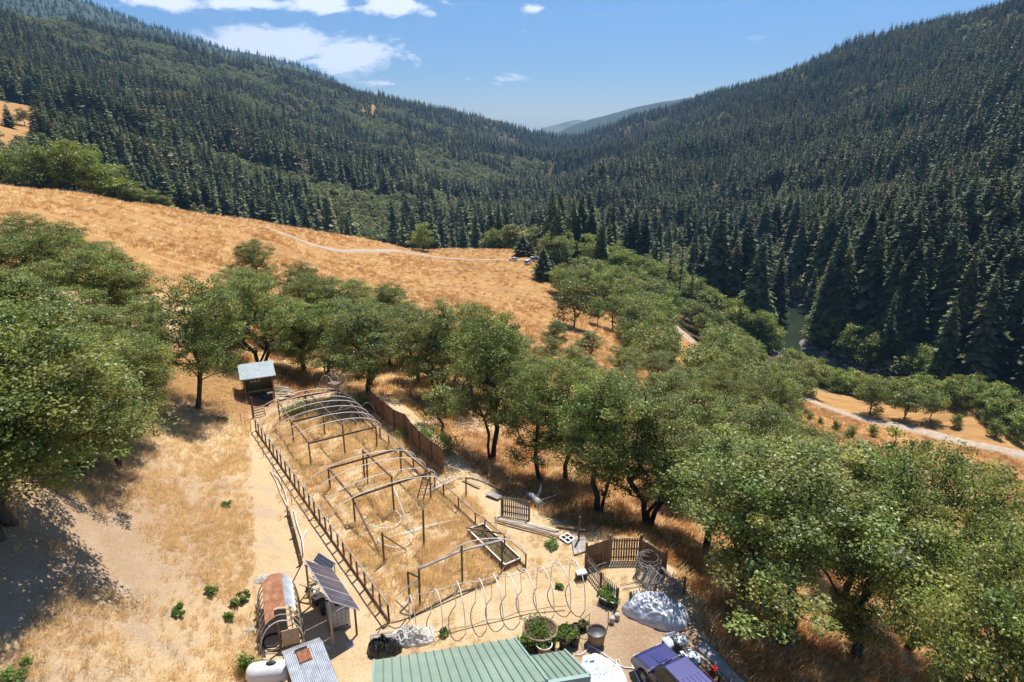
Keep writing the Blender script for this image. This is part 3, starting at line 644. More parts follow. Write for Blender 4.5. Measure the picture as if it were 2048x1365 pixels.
pb = np.where((wr < 750) & (wa > R(-4)) & (wa < R(11)), .42 + 2*patch, pb); pb = np.where((wr < 480) & (wa > R(-1)) & (wa < R(15)), .82, pb)
pb = np.where((d_rv < 48) & (wr < 700) & (wa < R(22)), .72, pb); pb = np.where((d_rv < 22) & (wr < 700), .75, pb); pb = np.where(west & (wr < 420), .85, pb)
pb = np.where(lefthill & (wr < 620) & (wa > R(-10)), .35 + 2*patch, pb)
pb = np.where(lefthill & (wr > 1900), pb*.4, pb)
broad = rs.rand(len(wx)) < pb
wx, wy, wr, wa, broad, west, d_rv = (q[ok] for q in (wx, wy, wr, wa, broad, west, d_rv))
wz = height(wx, wy)
dark = fbm(wx/130+50, wy/130)
wh = np.where(broad, 10 + 6*rs.rand(len(wx)), (19 + 13*rs.rand(len(wx)))*(1.42 - .40*sstep(500, 1500, wr))*(1 + 1.1*np.clip(dark, -.3, .3)))
wh = np.where((wr < 520) & (wa < R(17)) & (wa > R(-3)) & ~broad, wh*.72, wh)
young = rs.rand(len(wx)) < .18; wh = np.where(young & ~broad, wh*.55, wh)
wrz = rs.rand(len(wx))*6.283
# the reach of open water seen from above stays free of tall trees
dep = wy*cp - (wz-CAM_Z)*sp; bu = 1024 + FOC*wx/dep; bv = 682.5 - FOC*(wy*sp + (wz-CAM_Z)*cp)/dep; tv = 682.5 - FOC*(wy*sp + (wz+wh-CAM_Z)*cp)/(wy*cp - (wz+wh-CAM_Z)*sp); hwid = np.where(broad, .42, .17)*wh*FOC/dep
clash = np.zeros(len(wx), bool)
for qx, qy, qw in ((1570,690,26),(1588,655,16),(1548,712,20),(1575,672,20),(1720,770,18),(1800,798,18)): clash |= (np.abs(bu-qx) < hwid*.8+qw*.5) & (tv-4 < qy) & (qy < bv)
kp = ~clash; wx, wy, wr, wa, broad, west, d_rv, wz, wh, wrz = (q[kp] for q in (wx, wy, wr, wa, broad, west, d_rv, wz, wh, wrz))
# hide-test of the tops against the ground, so that the nearest seen trees become single trees
vis = np.ones(len(wx), bool); cand = np.nonzero(wr < 900)[0]
for t in np.linspace(.25, .97, 18):
    xx = wx[cand]*t; yy = wy[cand]*t; zz = CAM_Z + (wz[cand]+wh[cand]*.75-CAM_Z)*t; vis[cand] &= height(xx, yy) < zz
dep = wy*cp - (wz-CAM_Z)*sp; upx = 1024 + FOC*wx/dep; upy = 682.5 - FOC*(wy*sp + (wz+wh*.8-CAM_Z)*cp)/dep
inview = (upx > -20) & (upx < 2068) & (upy > 0) & (upy < 1365) & vis
size = np.where(inview, wh/wr, 0)
def plant(root_name, pair, loc, h, h0, rz, label, cat, group=None, wid=1.0, lean=None):
    e = empty(root_name, loc, rz, label, cat, group); s = h/h0; e.scale = (s*wid, s*wid, s)
    if lean: e.rotation_euler = (lean[0], lean[1], rz)
    mobj('trunk', pair[0], e); mobj('crown', pair[1], e); return e
N_SINGLE = 300
ci = np.nonzero(~broad)[0]; ci = ci[np.argsort(-size[ci])[:N_SINGLE]]; ci = ci[size[ci] > 0]
bi = np.nonzero(broad)[0]; bi = bi[np.argsort(-size[bi])[:150]]; bi = bi[size[bi] > 0]
def where_label(i):
    if wr[i] < 420 and wa[i] > R(9): return 'on the slope above the river' if not west[i] else 'on the near bank of the river'
    if lefthill_of(i): return 'in the woods below the left hill'
    return 'in the valley woods beyond the meadow'
def lefthill_of(i): return wx[i] < 0
for n, i in enumerate(ci):
    u_ = rs.rand(); p = CONI[rs.randint(4)] if u_ < .62 else (CONO[rs.randint(2)] if u_ < .93 else SPARSE[rs.randint(2)]); w = where_label(i)
    plant('conifer', p, (wx[i], wy[i], wz[i]), wh[i], 30 if p in SPARSE else 26, wrz[i], 'dark green conifer standing in the dense stand '+w, 'conifer', 'conifers '+w, .9+.35*rs.rand())
for i in bi:
    w = where_label(i); p = (MIDB if d_rv[i] < 40 or rs.rand() < .3 else MIDO); p = p[rs.randint(len(p))]
    plant('broadleaf_tree', p, (wx[i], wy[i], wz[i]), wh[i], 12, wrz[i], 'green broadleaf tree growing '+w, 'tree', 'broadleaf trees '+w, .95+.3*rs.rand())
rest = np.ones(len(wx), bool); rest[ci] = False; rest[bi] = False
def wood(name, sel, protos, h0, label, cat):
    k = np.nonzero(sel & rest)[0]; s = wh[k]/h0; wv = .85 + .5*rs.rand(len(k))
    ix = rs.randint(0, 4 if h0 == 26 else len(protos), len(k))
    if h0 == 26:
        ol = rs.rand(len(k)) < np.clip(.40 + 2.4*fbm(wx[k]/60+77, wy[k]/60), .03, .9); ix = np.where(ol, 4+rs.randint(0, 2, len(k)), ix); ix = np.where(rs.rand(len(k)) < .02, 6, ix)
    scatter(name, np.c_[wx[k], wy[k], wz[k]-.3], np.c_[s*wv, s*wv, s], wrz[k], ix, protos, label, cat)
lh = wx < 30 + .02*wy
wood('conifer_forest', ~broad & lh, FARC, 26, 'dark conifer forest covering the left hillside', 'forest')
wood('conifer_forest', ~broad & ~lh, FARC, 26, 'dense dark conifer forest covering the right hillside', 'forest')
wood('broadleaf_woods', broad & lh, FARO, 12, 'paler broadleaf woods in patches on the left hillside', 'forest')
wood('broadleaf_woods', broad & ~lh, FARO, 12, 'light green broadleaf trees scattered through the right hillside', 'forest')
# forest of the blue ridge behind the left hill
k = rs.randint(0, len(HILL_L)-91, 9000); f = rs.rand(9000, 1); g = rs.rand(9000, 1)
q = HILL_L[k]*(1-f) + HILL_L[k+1]*f; q = q*(1-g) + (HILL_L[k+90]*(1-f) + HILL_L[k+91]*f)*g
keep = (k % 90 < 89); q = q[keep]; s = .8 + .5*rs.rand(len(q))
scatter('conifer_forest', q - np.array([0,0,2]), s, rs.rand(len(q))*6.28, rs.randint(0, 4, len(q)), FARC, 'hazy blue conifer forest on the far ridge at upper left', 'forest')
# ------------------------------------------------------------------ single trees
rt = random.Random(21); TREES = []
def oak_at(px, top, base=None, r=None, kind=0, wid=1.0, label=None, group=None, pair=None, h0=12.5, rz=None, name='oak_tree', cat='tree', lean=None, hmin=4):
    g = ground(px, base) if base is not None else None
    if g is None:
        a = at_range(px, top+25, r); g = Vector((a[0], a[1], hz(a[0], a[1])))
    rr = math.hypot(g.x, g.y); zt = at_range(px, top, rr)[2]; h = max(hmin, zt-g.z)
    pr = pair or OAKS[kind]; TREES.append((g.x, g.y, h))
    return plant(name, pr, g, h, h0, rt.random()*6.28 if rz is None else rz, label, cat, group, wid*12.0/max(h, 8.0)*1.0+.14, lean)
LG = 'leafy oaks of the left grove'; LGL = 'leafy green oak in the dense grove left of the yard'
oak_at(20, 650, base=1045, kind=4, wid=1.3, label='large spreading oak at the left edge shading the bare bank')
oak_at(-140, 560, r=34, kind=0, wid=1.2, label='oak half out of frame at the left edge')
oak_at(110, 690, r=43, kind=4, wid=.95, label='broad oak over the upper end of the bank, behind the large edge oak')
oak_at(215, 775, r=45, kind=3, wid=.9, label='low oak at the right rim of the left grove, above the dry slope')
for i, (px, tp, r, k, w) in enumerate(((60,450,78,0,1.1),(-60,440,80,1,1.1),(175,485,74,2,1.1),(240,525,74,0,.95),(285,590,66,1,.85),(110,580,58,4,1.0),(10,540,58,3,1.1),(215,625,56,0,1.0),
        (285,700,56,3,.8),(225,670,50,2,.8),(60,640,46,0,1.1),(-80,520,56,2,1.1),(120,440,96,1,1.2),(230,500,92,3,1.0),(20,425,98,2,1.1),(165,640,49,1,.9),(310,640,72,3,.8))):
    oak_at(px, tp, r=r, kind=k, wid=w, label=LGL, group=LG)
for px, tp, b in ((20,300,384),(75,290,390),(130,278,394),(185,300,398),(225,330,402),(-40,290,378),(105,300,380),(165,288,386)):
    oak_at(px, tp, r=250+(px % 30), pair=MIDB[(px//10) % 2], h0=12, wid=1.25, label='rounded bright green oak in the clump on the meadow crest at left', group='oaks on the meadow crest')
for px, tp in ((262,365),(300,378),(330,390),(255,385)):
    oak_at(px, tp, r=285, pair=MIDO[px % 3], h0=12, label='small grey-green oak at the edge of the crest, right of the crest clump', group='small oaks by the crest clump')
# row behind the greenhouse
oak_at(395, 548, base=817, kind=2, wid=.95, rz=.3, label='leaning oak at the left end of the row, left of the small shed')
oak_at(525, 535, base=745, kind=1, wid=1.0, label='oak standing right behind the small shed')
oak_at(505, 476, r=104, kind=3, wid=1.0, label='taller oak rising behind the shed, its top against the meadow')
oak_at(450, 560, r=78, kind=0, wid=1.0, label='oak in the second row left of the shed')
oak_at(595, 520, r=96, kind=1, wid=1.1, label='round oak in the back row against the meadow, right of the tallest top')
oak_at(690, 553, r=92, kind=0, wid=1.1, label='oak in the middle of the back row below the meadow')
oak_at(770, 563, r=90, kind=3, wid=1.1, label='oak at the right end of the back row below the meadow')
oak_at(640, 588, r=71, pair=OAKB, wid=1.0, label='yellowish green oak behind the hooped coop')
oak_at(735, 600, base=788, kind=1, wid=1.05, label='many-stemmed oak at the head of the board fence')
oak_at(810, 610, r=76, kind=2, wid=1.0, label='oak behind the board fence, right of the many-stemmed one')
oak_at(878, 598, base=800, kind=1, wid=1.0, label='slender stemmed oak behind the middle of the board fence')
oak_at(940, 596, r=66, kind=0, wid=.9, label='oak whose bare top twigs stand against the meadow')
oak_at(983, 618, base=922, kind=3, wid=1.0, label='straight dark-trunked oak below the end of the board fence')
oak_at(885, 775, base=868, pair=SAPL, h0=5, wid=.9, hmin=3, label='young oak sapling behind the board fence')
oak_at(1082, 722, base=968, kind=2, wid=.75, label='thin oak with a leaning trunk above the loose fence panel')
oak_at(1132, 700, base=960, kind=0, wid=.85, label='oak with a stout trunk behind the thin leaning one')
oak_at(1196, 735, base=1028, kind=3, wid=.95, label='oak with a straight dark trunk above the plank pile')
oak_at(1296, 768, base=1050, kind=1, wid=1.0, label='twin-trunked oak above the board enclosure')
oak_at(1382, 780, r=52, pair=OAKB, wid=.95, label='bright green oak right of the twin-trunked one')
oak_at(1040, 670, r=80, kind=2, label='oak on the slope behind the loose fence panel, second row')
oak_at(1110, 640, r=100, kind=3, wid=.9, label='oak at the meadow foot with an open top')
for i, (px, tp, r, k, w) in enumerate(((440,575,74,1,1.0),(600,620,73,3,1.0),(675,640,79,1,1.05),(775,630,76,0,1.0),(835,650,68,3,1.0),(480,530,92,0,1.1),(640,545,88,2,1.1),(560,590,80,0,1.0),(720,600,82,2,1.0),(850,640,80,0,1.0),(905,660,70,2,.95),(1000,640,74,1,1.0),(1060,700,66,0,.9),(1150,690,78,1,1.0),(1230,730,62,2,.95),(1340,740,64,3,.95),(1250,690,92,0,1.0),(1180,660,108,1,1.0),(1320,700,98,2,1.0),(1400,730,88,0,1.0),(1100,690,86,2,.95),(1460,790,66,1,1.0),(1530,800,60,3,1.0))):
    oak_at(px, tp, r=r, kind=k, wid=w, label='leafy oak filling the second row between the yard and the meadow', group='second row of oaks')
# the trees at lower right
oak_at(1562, 880, base=1288, kind=5, wid=1.4, rz=.8, label='large oak with a lit dark trunk right of the parked car')
oak_at(1435, 860, r=42, kind=5, wid=1.1, label='oak hanging its boughs over the picket enclosure')
oak_at(1492, 905, base=1188, kind=3, wid=.9, label='oak behind the large one, its short trunk in deep shade')
oak_at(1640, 850, r=50, kind=2, wid=.95, label='oak on the brow of the slope, right of the large oak')
oak_at(1790, 905, r=37, kind=1, wid=1.0, label='many-stemmed oak in the lower right corner')
oak_at(1900, 885, r=43, kind=5, wid=1.05, label='oak at lower right in front of the gravel road')
oak_at(2010, 960, r=38, kind=5, wid=1.0, label='oak at the right edge below the roadside field')
oak_at(1740, 880, r=46, kind=3, wid=.9, label='oak with pale bare boughs in its top at lower right')
oak_at(2090, 1080, r=30, kind=0, wid=1.0, label='oak cut by the right edge of the picture')
# meadow and valley trees
oak_at(20, 206, base=256, pair=CONI[2], h0=26, wid=2.0, name='conifer', cat='conifer', label='dark conifer in the golden clearing at the far upper left')
oak_at(50, 216, base=252, pair=MIDO[0], h0=12, wid=1.2, label='small round oak beside the conifer in the upper left clearing')
oak_at(846, 446, base=503, pair=MIDB[0], h0=12, wid=1.15, label='lone rounded oak out on the meadow')
oak_at(1046, 470, base=512, pair=CONI[2], h0=26, wid=2.0, name='pine_tree', cat='conifer', label='larger of the two small pines by the drive', hmin=6)
oak_at(1060, 486, base=513, pair=CONI[0], h0=26, wid=2.0, name='pine_tree', cat='conifer', label='smaller of the two small pines by the drive', hmin=4)
oak_at(1086, 492, base=562, pair=CONI[2], h0=26, wid=1.7, name='pine_tree', cat='conifer', label='bushy pine at the right end of the meadow by the parked vehicles')
oak_at(1103, 520, base=562, pair=CONI[0], h0=26, wid=1.6, name='pine_tree', cat='conifer', label='lower pine right of the bushy pine at the meadow end')
oak_at(1148, 558, base=655, pair=MIDO[2], h0=12, wid=1.15, label='wide oak at the lower right corner of the meadow')
oak_at(1195, 595, base=650, pair=MIDO[1], h0=12, wid=.6, label='thin young oak on the golden slope right of the wide oak')
oak_at(1225, 590, base=660, pair=SAPL, h0=5, wid=1.0, label='spindly sapling on the golden slope')
for px, tp, r, lab in ((1170,515,290,'dome-shaped oak behind the wide meadow oak'),(1130,475,335,'pale green tree behind the bushy pine'),(1215,480,350,'pale green tree left of the tall conifer'),(1270,530,300,'grey-green oak right of the dome-shaped one'),(1285,585,262,'dark oak above the bend of the gravel road')):
    oak_at(px, tp, r=r, pair=MIDO[2] if 'oak' in lab else MIDB[0], h0=12, wid=1.25, label=lab)
for px, tp, r, pr, lab in ((1228,378,330,CONI[3],'tall dark conifer towering over the valley oaks'),(1345,438,300,SPARSE[0],'tall thin conifer, left one of the pair above the road bend'),(1368,445,292,SPARSE[1],'tall thin conifer, right one of the pair above the road bend'),(1322,415,345,CONI[1],'tall conifer behind the thin pair'),(1140,398,420,CONI[3],'tall dark conifer left of the towering one'),(1390,470,300,SNAG,'dead brown conifer right of the thin pair')):
    oak_at(px, tp, r=r, pair=pr, h0=30 if pr in SPARSE else (24 if pr is SNAG else 26), wid=1.35, name='conifer', cat='conifer', label=lab)
# oaks down the flank between the yard and the river
RFIELD = gpts([(1600,800),(1720,836),(2048,920),(2300,1000),(2300,1090),(2048,1020),(1900,970),(1640,905)])
ACC = list((x_, y_) for x_, y_, h_ in TREES); fl = 0
rf = np.random.RandomState(17)
for _ in range(6500):
    a = R(1.5 + 46*rf.rand()); r = math.sqrt(62**2 + (335**2-62**2)*rf.rand()); x_, y_ = math.sin(a)*r, math.cos(a)*r
    P_ = np.array([x_]), np.array([y_])
    if in_poly(*P_, MEADOW)[0] or in_poly(*P_, RFIELD)[0]: continue
    dr = seg_dist(*P_, RIVER)[0]; dd = seg_dist(*P_, ROAD_PTS)[0]
    if dr < 9.5 or dd < 6.0: continue
    wst = True
    bd = 1e9
    for (ax, ay), (bx, by) in zip(RIVER[:-1], RIVER[1:]):
        vx, vy = bx-ax, by-ay; t = min(1, max(0, ((x_-ax)*vx+(y_-ay)*vy)/(vx*vx+vy*vy))); d = math.hypot(x_-ax-t*vx, y_-ay-t*vy)
        if d < bd: bd = d; wst = (vx*(y_-ay)-vy*(x_-ax)) > 0
    if not wst: continue
    if a > R(23.5) and 58 < r and dd > 9 and dr > 40: continue
    rip = dr < 48
    md = 3.4 if rip else 6.4
    if ACC and min((x_-q[0])**2 + (y_-q[1])**2 for q in ACC) < md*md: continue
    z_ = hz(x_, y_)
    h = (4 + 5*rf.rand()) if rip and r < 300 else 9 + 4.5*rf.rand()
    u, v = project((x_, y_, z_+h))
    if v < 520 and u < 1300: continue
    # keep the river and the road in sight
    blocked = False
    for (qx, qy, w_) in ((1570,690,34),(1590,655,24),(1545,715,24),(1560,672,26),(1780,850,26),(1900,880,26),(1960,893,24),(1840,865,24),(1390,690,18),(1370,672,16),(1720,838,20),(2000,905,20)):
        b_u, b_v = project((x_, y_, z_)); hw = h*.42*FOC/r
        if abs(u-qx) < hw*.8+w_*.5 and v-6 < qy < b_v: blocked = True
    if blocked: continue
    ACC.append((x_, y_)); fl += 1
    if rip: pr = RIPO[rf.randint(2)]; lab, grp = 'bright green bushy tree along the near riverbank', 'riverbank trees'
    elif r < 110: pr = OAKS[rf.randint(4)]; lab, grp = 'grey-green oak on the upper flank below the yard', 'oaks on the upper flank'
    else: pr = (MIDO + MIDB[:1])[rf.choice(4, p=(.3,.3,.3,.1))]; lab, grp = 'grey-green oak on the lower flank above the river', 'oaks on the lower flank'
    plant('broadleaf_tree' if rip else 'oak_tree', pr, (x_, y_, z_), h, 12.5 if pr in OAKS else (7 if pr in RIPO else 12), rf.rand()*6.28, lab, 'tree', grp, .95 + .35*rf.rand())

# ------------------------------------------------------------------ dry grass
GH = [tuple(at_height(px, py, 0)[:2]) for px, py in ((782,1240),(520,842),(700,775),(760,800),(905,950),(1050,1120),(1045,1140))]
def grass(name, n, poly, protos, s0, s1, label, dens=None, rmax=None, seed=1):
    g = np.random.RandomState(seed); P = np.array(poly); lo = P.min(0); hi = P.max(0); q = lo + (hi-lo)*g.rand(n*3, 2); k = in_poly(q[:,0], q[:,1], poly)
    if dens is not None: k &= g.rand(len(q)) < dens(q[:,0], q[:,1])
    q = q[k][:n]; z = height(q[:,0], q[:,1]); s = s0 + (s1-s0)*g.rand(len(q))**1.5
    return scatter(name, np.c_[q, z], np.c_[s, s, s*(.8+.4*g.rand(len(q)))], g.rand(len(q))*.9-.4, g.randint(0, len(protos), len(q)), protos, label, 'grass')
grass('dry_grass', 5200, GH, TUFTS, .6, 1.4, 'thick golden straw grass filling the greenhouse frame', lambda a, b: .35 + .65*sstep(-.06, .06, fbm(a/1.6, b/1.6)), seed=2)
grass('dry_grass', 3200, PAD, TUFTS[2:] + TUFTS[:1], .45, .95, 'short straw stubble over the bare yard', lambda a, b: (1-in_poly(a, b, GH))*sstep(-.02, .12, fbm(a/3, b/3)), seed=3)
BANKP = [(-46,18),(-9,18),(-13.5,30),(-22,52),(-26,62),(-50,60)]
grass('dry_grass', 26000, BANKP, TUFTS, .4, 1.0, 'combed straw grass on the dry slope left of the yard', lambda a, b: (1-in_poly(a, b, PAD))*np.clip(.35 + .65*sstep(-.12, .14, fbm(a/3+7, b/3)) - .55*np.exp(-((a+23)/8)**2 - ((b-28)/11)**2), 0, 1), seed=4)
FLOORP = [(-24,60),(-14,54),(0,42),(8,28),(14,18),(40,18),(75,50),(75,100),(20,120),(-20,90),(-40,75)]
grass('dry_grass', 26000, FLOORP, OTUFT, .6, 1.3, 'reddish dead grass under the oaks', lambda a, b: (1-in_poly(a, b, PAD))*.9, seed=5)
grass('dry_grass', 16000, RFIELD + [], OTUFT, .8, 1.7, 'golden grass of the field by the gravel road', lambda a, b: (seg_dist(a, b, ROAD_PTS) > 4)*np.clip(.3+3*fbm(a/10, b/10), .05, 1), seed=9)
for i_, (px_, py_) in enumerate(((1640,850),(1672,862),(1700,878),(1598,818),(1745,872),(1780,900),(1650,885),(1850,905),(1905,930),(1960,950),(1620,840),(1725,905))):
    g_ = ground(px_, py_); plant('shrub', RIPO[i_ % 2], g_, 2.2 + 1.6*((i_*7) % 5)/4, 7, i_*1.3, 'olive shrub dotted over the golden field by the gravel road', 'shrub', 'shrubs of the roadside field')
grass('dry_grass', 42000, MEADOW[1:], OTUFT, .9, 1.9, 'long orange gold grass of the meadow', lambda a, b: (np.hypot(a, b) > 75)*(seg_dist(a, b, DRIVE) > 4)*np.clip(.25+3*fbm(a/14, b/14), 0.05, 1), seed=6)
# ------------------------------------------------------------------ yard: materials
mat('wood_brown', [(.18,.105,.062),(.28,.17,.10),(.38,.25,.16)], 3, bump=.3, bscale=20, stretch=(1,1,.15), rand=.22)
mat('wood_grey', [(.20,.17,.15),(.32,.28,.25),(.45,.41,.37)], 3, bump=.3, bscale=20, stretch=(.2,1,1), rand=.18)
mat('wood_post', [(.10,.065,.045),(.18,.12,.08),(.27,.19,.13)], 4, bump=.4, bscale=15, stretch=(1,1,.2), rand=.2)
mat('wood_pale', [(.42,.32,.21),(.55,.44,.31)], 4, bump=.2, rand=.15)
mat('pvc', [(.80,.78,.74),(.88,.87,.85)], 2, rough=.45, spec=.4)
mat('pvc_dusty', [(.55,.49,.40),(.74,.70,.62)], 2, rough=.5, spec=.35)
mat('steel', [(.36,.37,.38),(.52,.53,.54)], 5, rough=.4, metal=.75, bump=.1)
mat('galvanized', [(.42,.44,.47),(.56,.58,.61),(.66,.68,.70)], 2.5, rough=.42, metal=.55, spec=.5)
mat('rust', [(.16,.06,.035),(.32,.13,.065),(.46,.23,.12)], 3.5, 7, rough=.85, rand=.1)
mat('rust_light', [(.30,.13,.07),(.46,.22,.12),(.55,.34,.22)], 3.0, 7, rough=.8)
mat('black_plastic', [(.012,.012,.013),(.03,.03,.032)], 6, rough=.35, spec=.5)
mat('dark_plastic', [(.03,.03,.03),(.06,.055,.05)], 6, rough=.6)
mat('white_plastic', [(.74,.74,.72),(.84,.84,.82)], 3, rough=.35, spec=.45)
mat('white_cloth', [(.52,.47,.40),(.66,.61,.54),(.74,.70,.64)], 3, rough=.8, bump=.3, bscale=8)
mat('soil_dark', [(.045,.03,.02),(.10,.065,.04),(.16,.11,.07)], 6, rough=.95, bump=.6, bscale=20)
mat('wire', [(.18,.17,.16),(.28,.26,.24)], 5, rough=.5, metal=.6)
mat('terracotta_brown', [(.20,.12,.07),(.30,.19,.12)], 4, rough=.75)
mat('stone', [(.32,.29,.25),(.48,.44,.39),(.6,.56,.5)], 2.5, rough=.95, bump=.5, bscale=6)
def Gp(px, py, z=None):
    if z is None: return ground(px, py)
    return Vector(at_height(px, py, z))
def top_z(b, py):
    lo, hi = -20., 40.
    for _ in range(40):
        m = (lo+hi)/2
        if project((b[0], b[1], m))[1] > py: lo = m
        else: hi = m
    return m
def rel(root, p): return Vector(p) - root.location
ry = random.Random(4)

# ------------------------------------------------------------------ the big greenhouse frame
def greenhouse():
    root = empty('greenhouse_frame', Gp(640, 1050), 0, 'long bare greenhouse frame of brown posts, dark beams and white hoops over straw', 'greenhouse frame')
    q = lambda p: rel(root, p)
    def post(b, h, r=.05, name='post'):
        b = Vector(b); MB().bar(q((b.x, b.y, b.z-.15)), q((b.x+ry.uniform(-.04,.04), b.y+ry.uniform(-.04,.04), b.z+h)), r*2, r*1.7).obj(name, 'wood_post', root); return Vector((b.x, b.y, b.z+h))
    def beam(a, b, w=.09, h=.13, m='wood_post', name='beam'): MB().bar(q(a), q(b), w, h).obj(name, m, root)
    # low side rails
    A = Gp(779, 1246); B = Gp(512, 862); n = 26
    for i in range(n):
        t = i/(n-1); b = A.lerp(B, t); b.z = hz(b.x, b.y); post(b, 1.08+ry.uniform(-.03,.03), .045, 'side_post')
    k = 8
    for i in range(k):
        a = A.lerp(B, i/k); b = A.lerp(B, (i+1)/k); beam((a.x, a.y, 1.12), (b.x, b.y, 1.12), .06, .06, 'wood_grey', 'side_rail'); 
        beam((a.x, a.y, hz(a.x, a.y)+.10), (b.x, b.y, hz(b.x, b.y)+.10), .04, .2, 'wood_brown', 'base_board')
    RP = [Gp(*p) for p in ((1051,1137),(1010,1100),(969,1065),(951,1052),(917,1020),(888,994),(853,962),(804,918),(778,893),(745,862),(712,832),(690,812))]
    for i, (a, b) in enumerate(zip(RP[:-1], RP[1:])):
        m = max(1, round((b-a).length/1.7))
        for j in range(m):
            c = a.lerp(b, j/m); c.z = hz(c.x, c.y); post(c, .95, .045, 'side_post')
        beam((a.x, a.y, a.z+.97), (b.x, b.y, b.z+.97), .06, .06, 'wood_grey', 'side_rail'); beam((a.x, a.y, a.z+.1), (b.x, b.y, b.z+.1), .04, .2, 'wood_brown', 'base_board')
    # inner posts and beams
    S = {}
    for key, b, h in (('Bl',(710,1044.6),1.72),('Bm',(788.6,1024.6),2.5),('Br',(862,1002),2.1),('Al',(661,980),1.6),('Am',(729,956),2.15),('Am2',(735.6,967),2.05),('Ar',(802.7,945),1.85),
                      ('3l',(622.5,931),1.76),('3m',(690.6,914.5),2.55),('3r',(754,896),1.72),('2l',(588,886),1.77),('2m',(650,869),2.42),('2r',(711.5,855),1.72),('1l',(561,845),1.9),('1m',(615,834),2.54),('1r',(678,818),1.75)):
        S[key] = post(Gp(*b), h, .05)
    up = Vector((0,0,.05))
    for a, b in (('Al','Ar'),('Bl','Br'),('3l','3r'),('2l','2r'),('1l','1r'),('Al','Bl'),('Am','Bm'),('Ar','Br'),('1l','2l'),('2l','3l'),('1m','2m'),('2m','3m'),('1r','2r'),('2r','3r')): beam(S[a]+up, S[b]+up)
    fl, fm, fr = post(Gp(840,1212), 2.25), post(Gp(924.6,1167.6), 2.45), post(Gp(1004,1143), 2.0)
    beam(fl+up, fm-Vector((0,0,.3)), .16, .07, 'wood_grey'); beam(fm-Vector((0,0,.3)), fr+up, .16, .07, 'wood_grey')
    b5 = post(Gp(819.6,1205), 1.9); beam(b5, fl-Vector((0,0,.45)), .07, .1); 
    MB().tube([q(Gp(793,1199)+Vector((0,0,.2))), q(fl-Vector((0,0,.55)))], .035, 6).obj('pipe_brace', 'pvc', root)
    # hoops
    def hoop(a, b, h, lz=1.1):
        pts = []
        for i in range(21):
            t = math.pi*i/20; u = (1-math.cos(t))/2; p = a.lerp(b, u); sg = math.sin(t)**.82; pts.append(q((p.x, p.y, p.z + lz*(1-u*.12) + (h-lz)*sg)))
        MB().tube(pts, .026, 6).obj('hoop', 'pvc', root)
    Lp = lambda t: A.lerp(B, t)
    ax = (B-A).normalized(); 
    def Rof(p):
        """point of the right rail straight across from p"""
        nrm = Vector((ax.y, -ax.x, 0)); best = None
        for a, b in zip(RP[:-1], RP[1:]):
            for j in range(9):
                c = a.lerp(b, j/8); d = abs((c-p).dot(ax))
                if best is None or d < best[0]: best = (d, c)
        return best[1]
    for t, h in ((.985,2.8),(.945,2.85),(.905,2.9),(.865,2.85),(.825,2.85),(.775,2.75),(.72,2.75),(.50,2.6),(.445,2.65),(.385,2.55),(.335,2.5)):
        a = Lp(t); c = Rof(a); hoop(Vector((a.x, a.y, hz(a.x, a.y))), Vector((c.x, c.y, hz(c.x, c.y))), h)
    # one hoop standing across the seed bed at the front right corner
    hoop(Gp(890, 1140), Gp(1048, 1120), 1.75, .3)
    for px, py, w in ((598,834,1.7),(672,830,2.0),(690,846,1.7),(700,872,1.9),(735,838,1.5)):
        c = Gp(px, py); d = Vector((.85, .5, 0))*w/2; pts = [q(c - d*math.cos(math.pi*i/12) + Vector((0,0,1.5*math.sin(math.pi*i/12)))) for i in range(13)]; MB().tube(pts, .02, 5).obj('small_hoop', 'pvc', root)
    return root
greenhouse()
def loose_post(px, py, top, r, label, m='wood_post'):
    b = Gp(px, py); h = top_z(b, top)-b.z; e = MB().bar((0,0,-.2), (ry.uniform(-.05,.05), ry.uniform(-.03,.03), h), r*2, r*1.8).obj('standing_post', m, None, b); return tag(e, label, 'post')
loose_post(848, 1092.6, 1019, .055, 'lone brown post standing in the straw in the open middle of the greenhouse')
loose_post(768.7, 1125.5, 1065.7, .055, 'brown post with a slanting brace beside it, near the solar panels')
loose_post(1157, 1085, 1034, .05, 'dark post standing by the grey plank deck')
loose_post(932, 995, 955, .05, 'crooked post at the end of the aluminium ladder')
loose_post(507, 837, 795, .07, 'rusty gate post in front of the small shed')
loose_post(531, 832, 820, .03, 'thin stake right of the rusty gate post')
def stick(name, a, b, w, h, m, label, cat): return tag(MB().bar((0,0,0), Vector(b)-Vector(a), w, h).obj(name, m, None, Vector(a)), label, cat)
stick('fallen_beam', Gp(703,1040)+Vector((.1,.2,1.5)), Gp(762,1113)+Vector((0,0,.06)), .09, .12, 'wood_post', 'long dark beam fallen from the greenhouse frame, one end on the straw', 'beam')
stick('slanting_brace', Gp(768,1124)+Vector((.05,.05,1.75)), Gp(814,1103)+Vector((0,0,.05)), .04, .06, 'wood_post', 'thin brace slanting down to the straw right of its post', 'brace')
def pipe(name, pts, r, m, label, cat='pipe'):
    P0 = Vector(pts[0]); return tag(MB().tube([Vector(p)-P0 for p in pts], r, 6).obj(name, m, None, P0), label, cat)
def lay(L, lift=.06): return [Gp(*p)+Vector((0,0,lift)) for p in L]
pipe('pvc_pipe', lay([(748,1091),(800,1073),(850,1058),(905,1045)], .14), .032, 'pvc', 'straight white pipe lying on the straw left of the lone post')
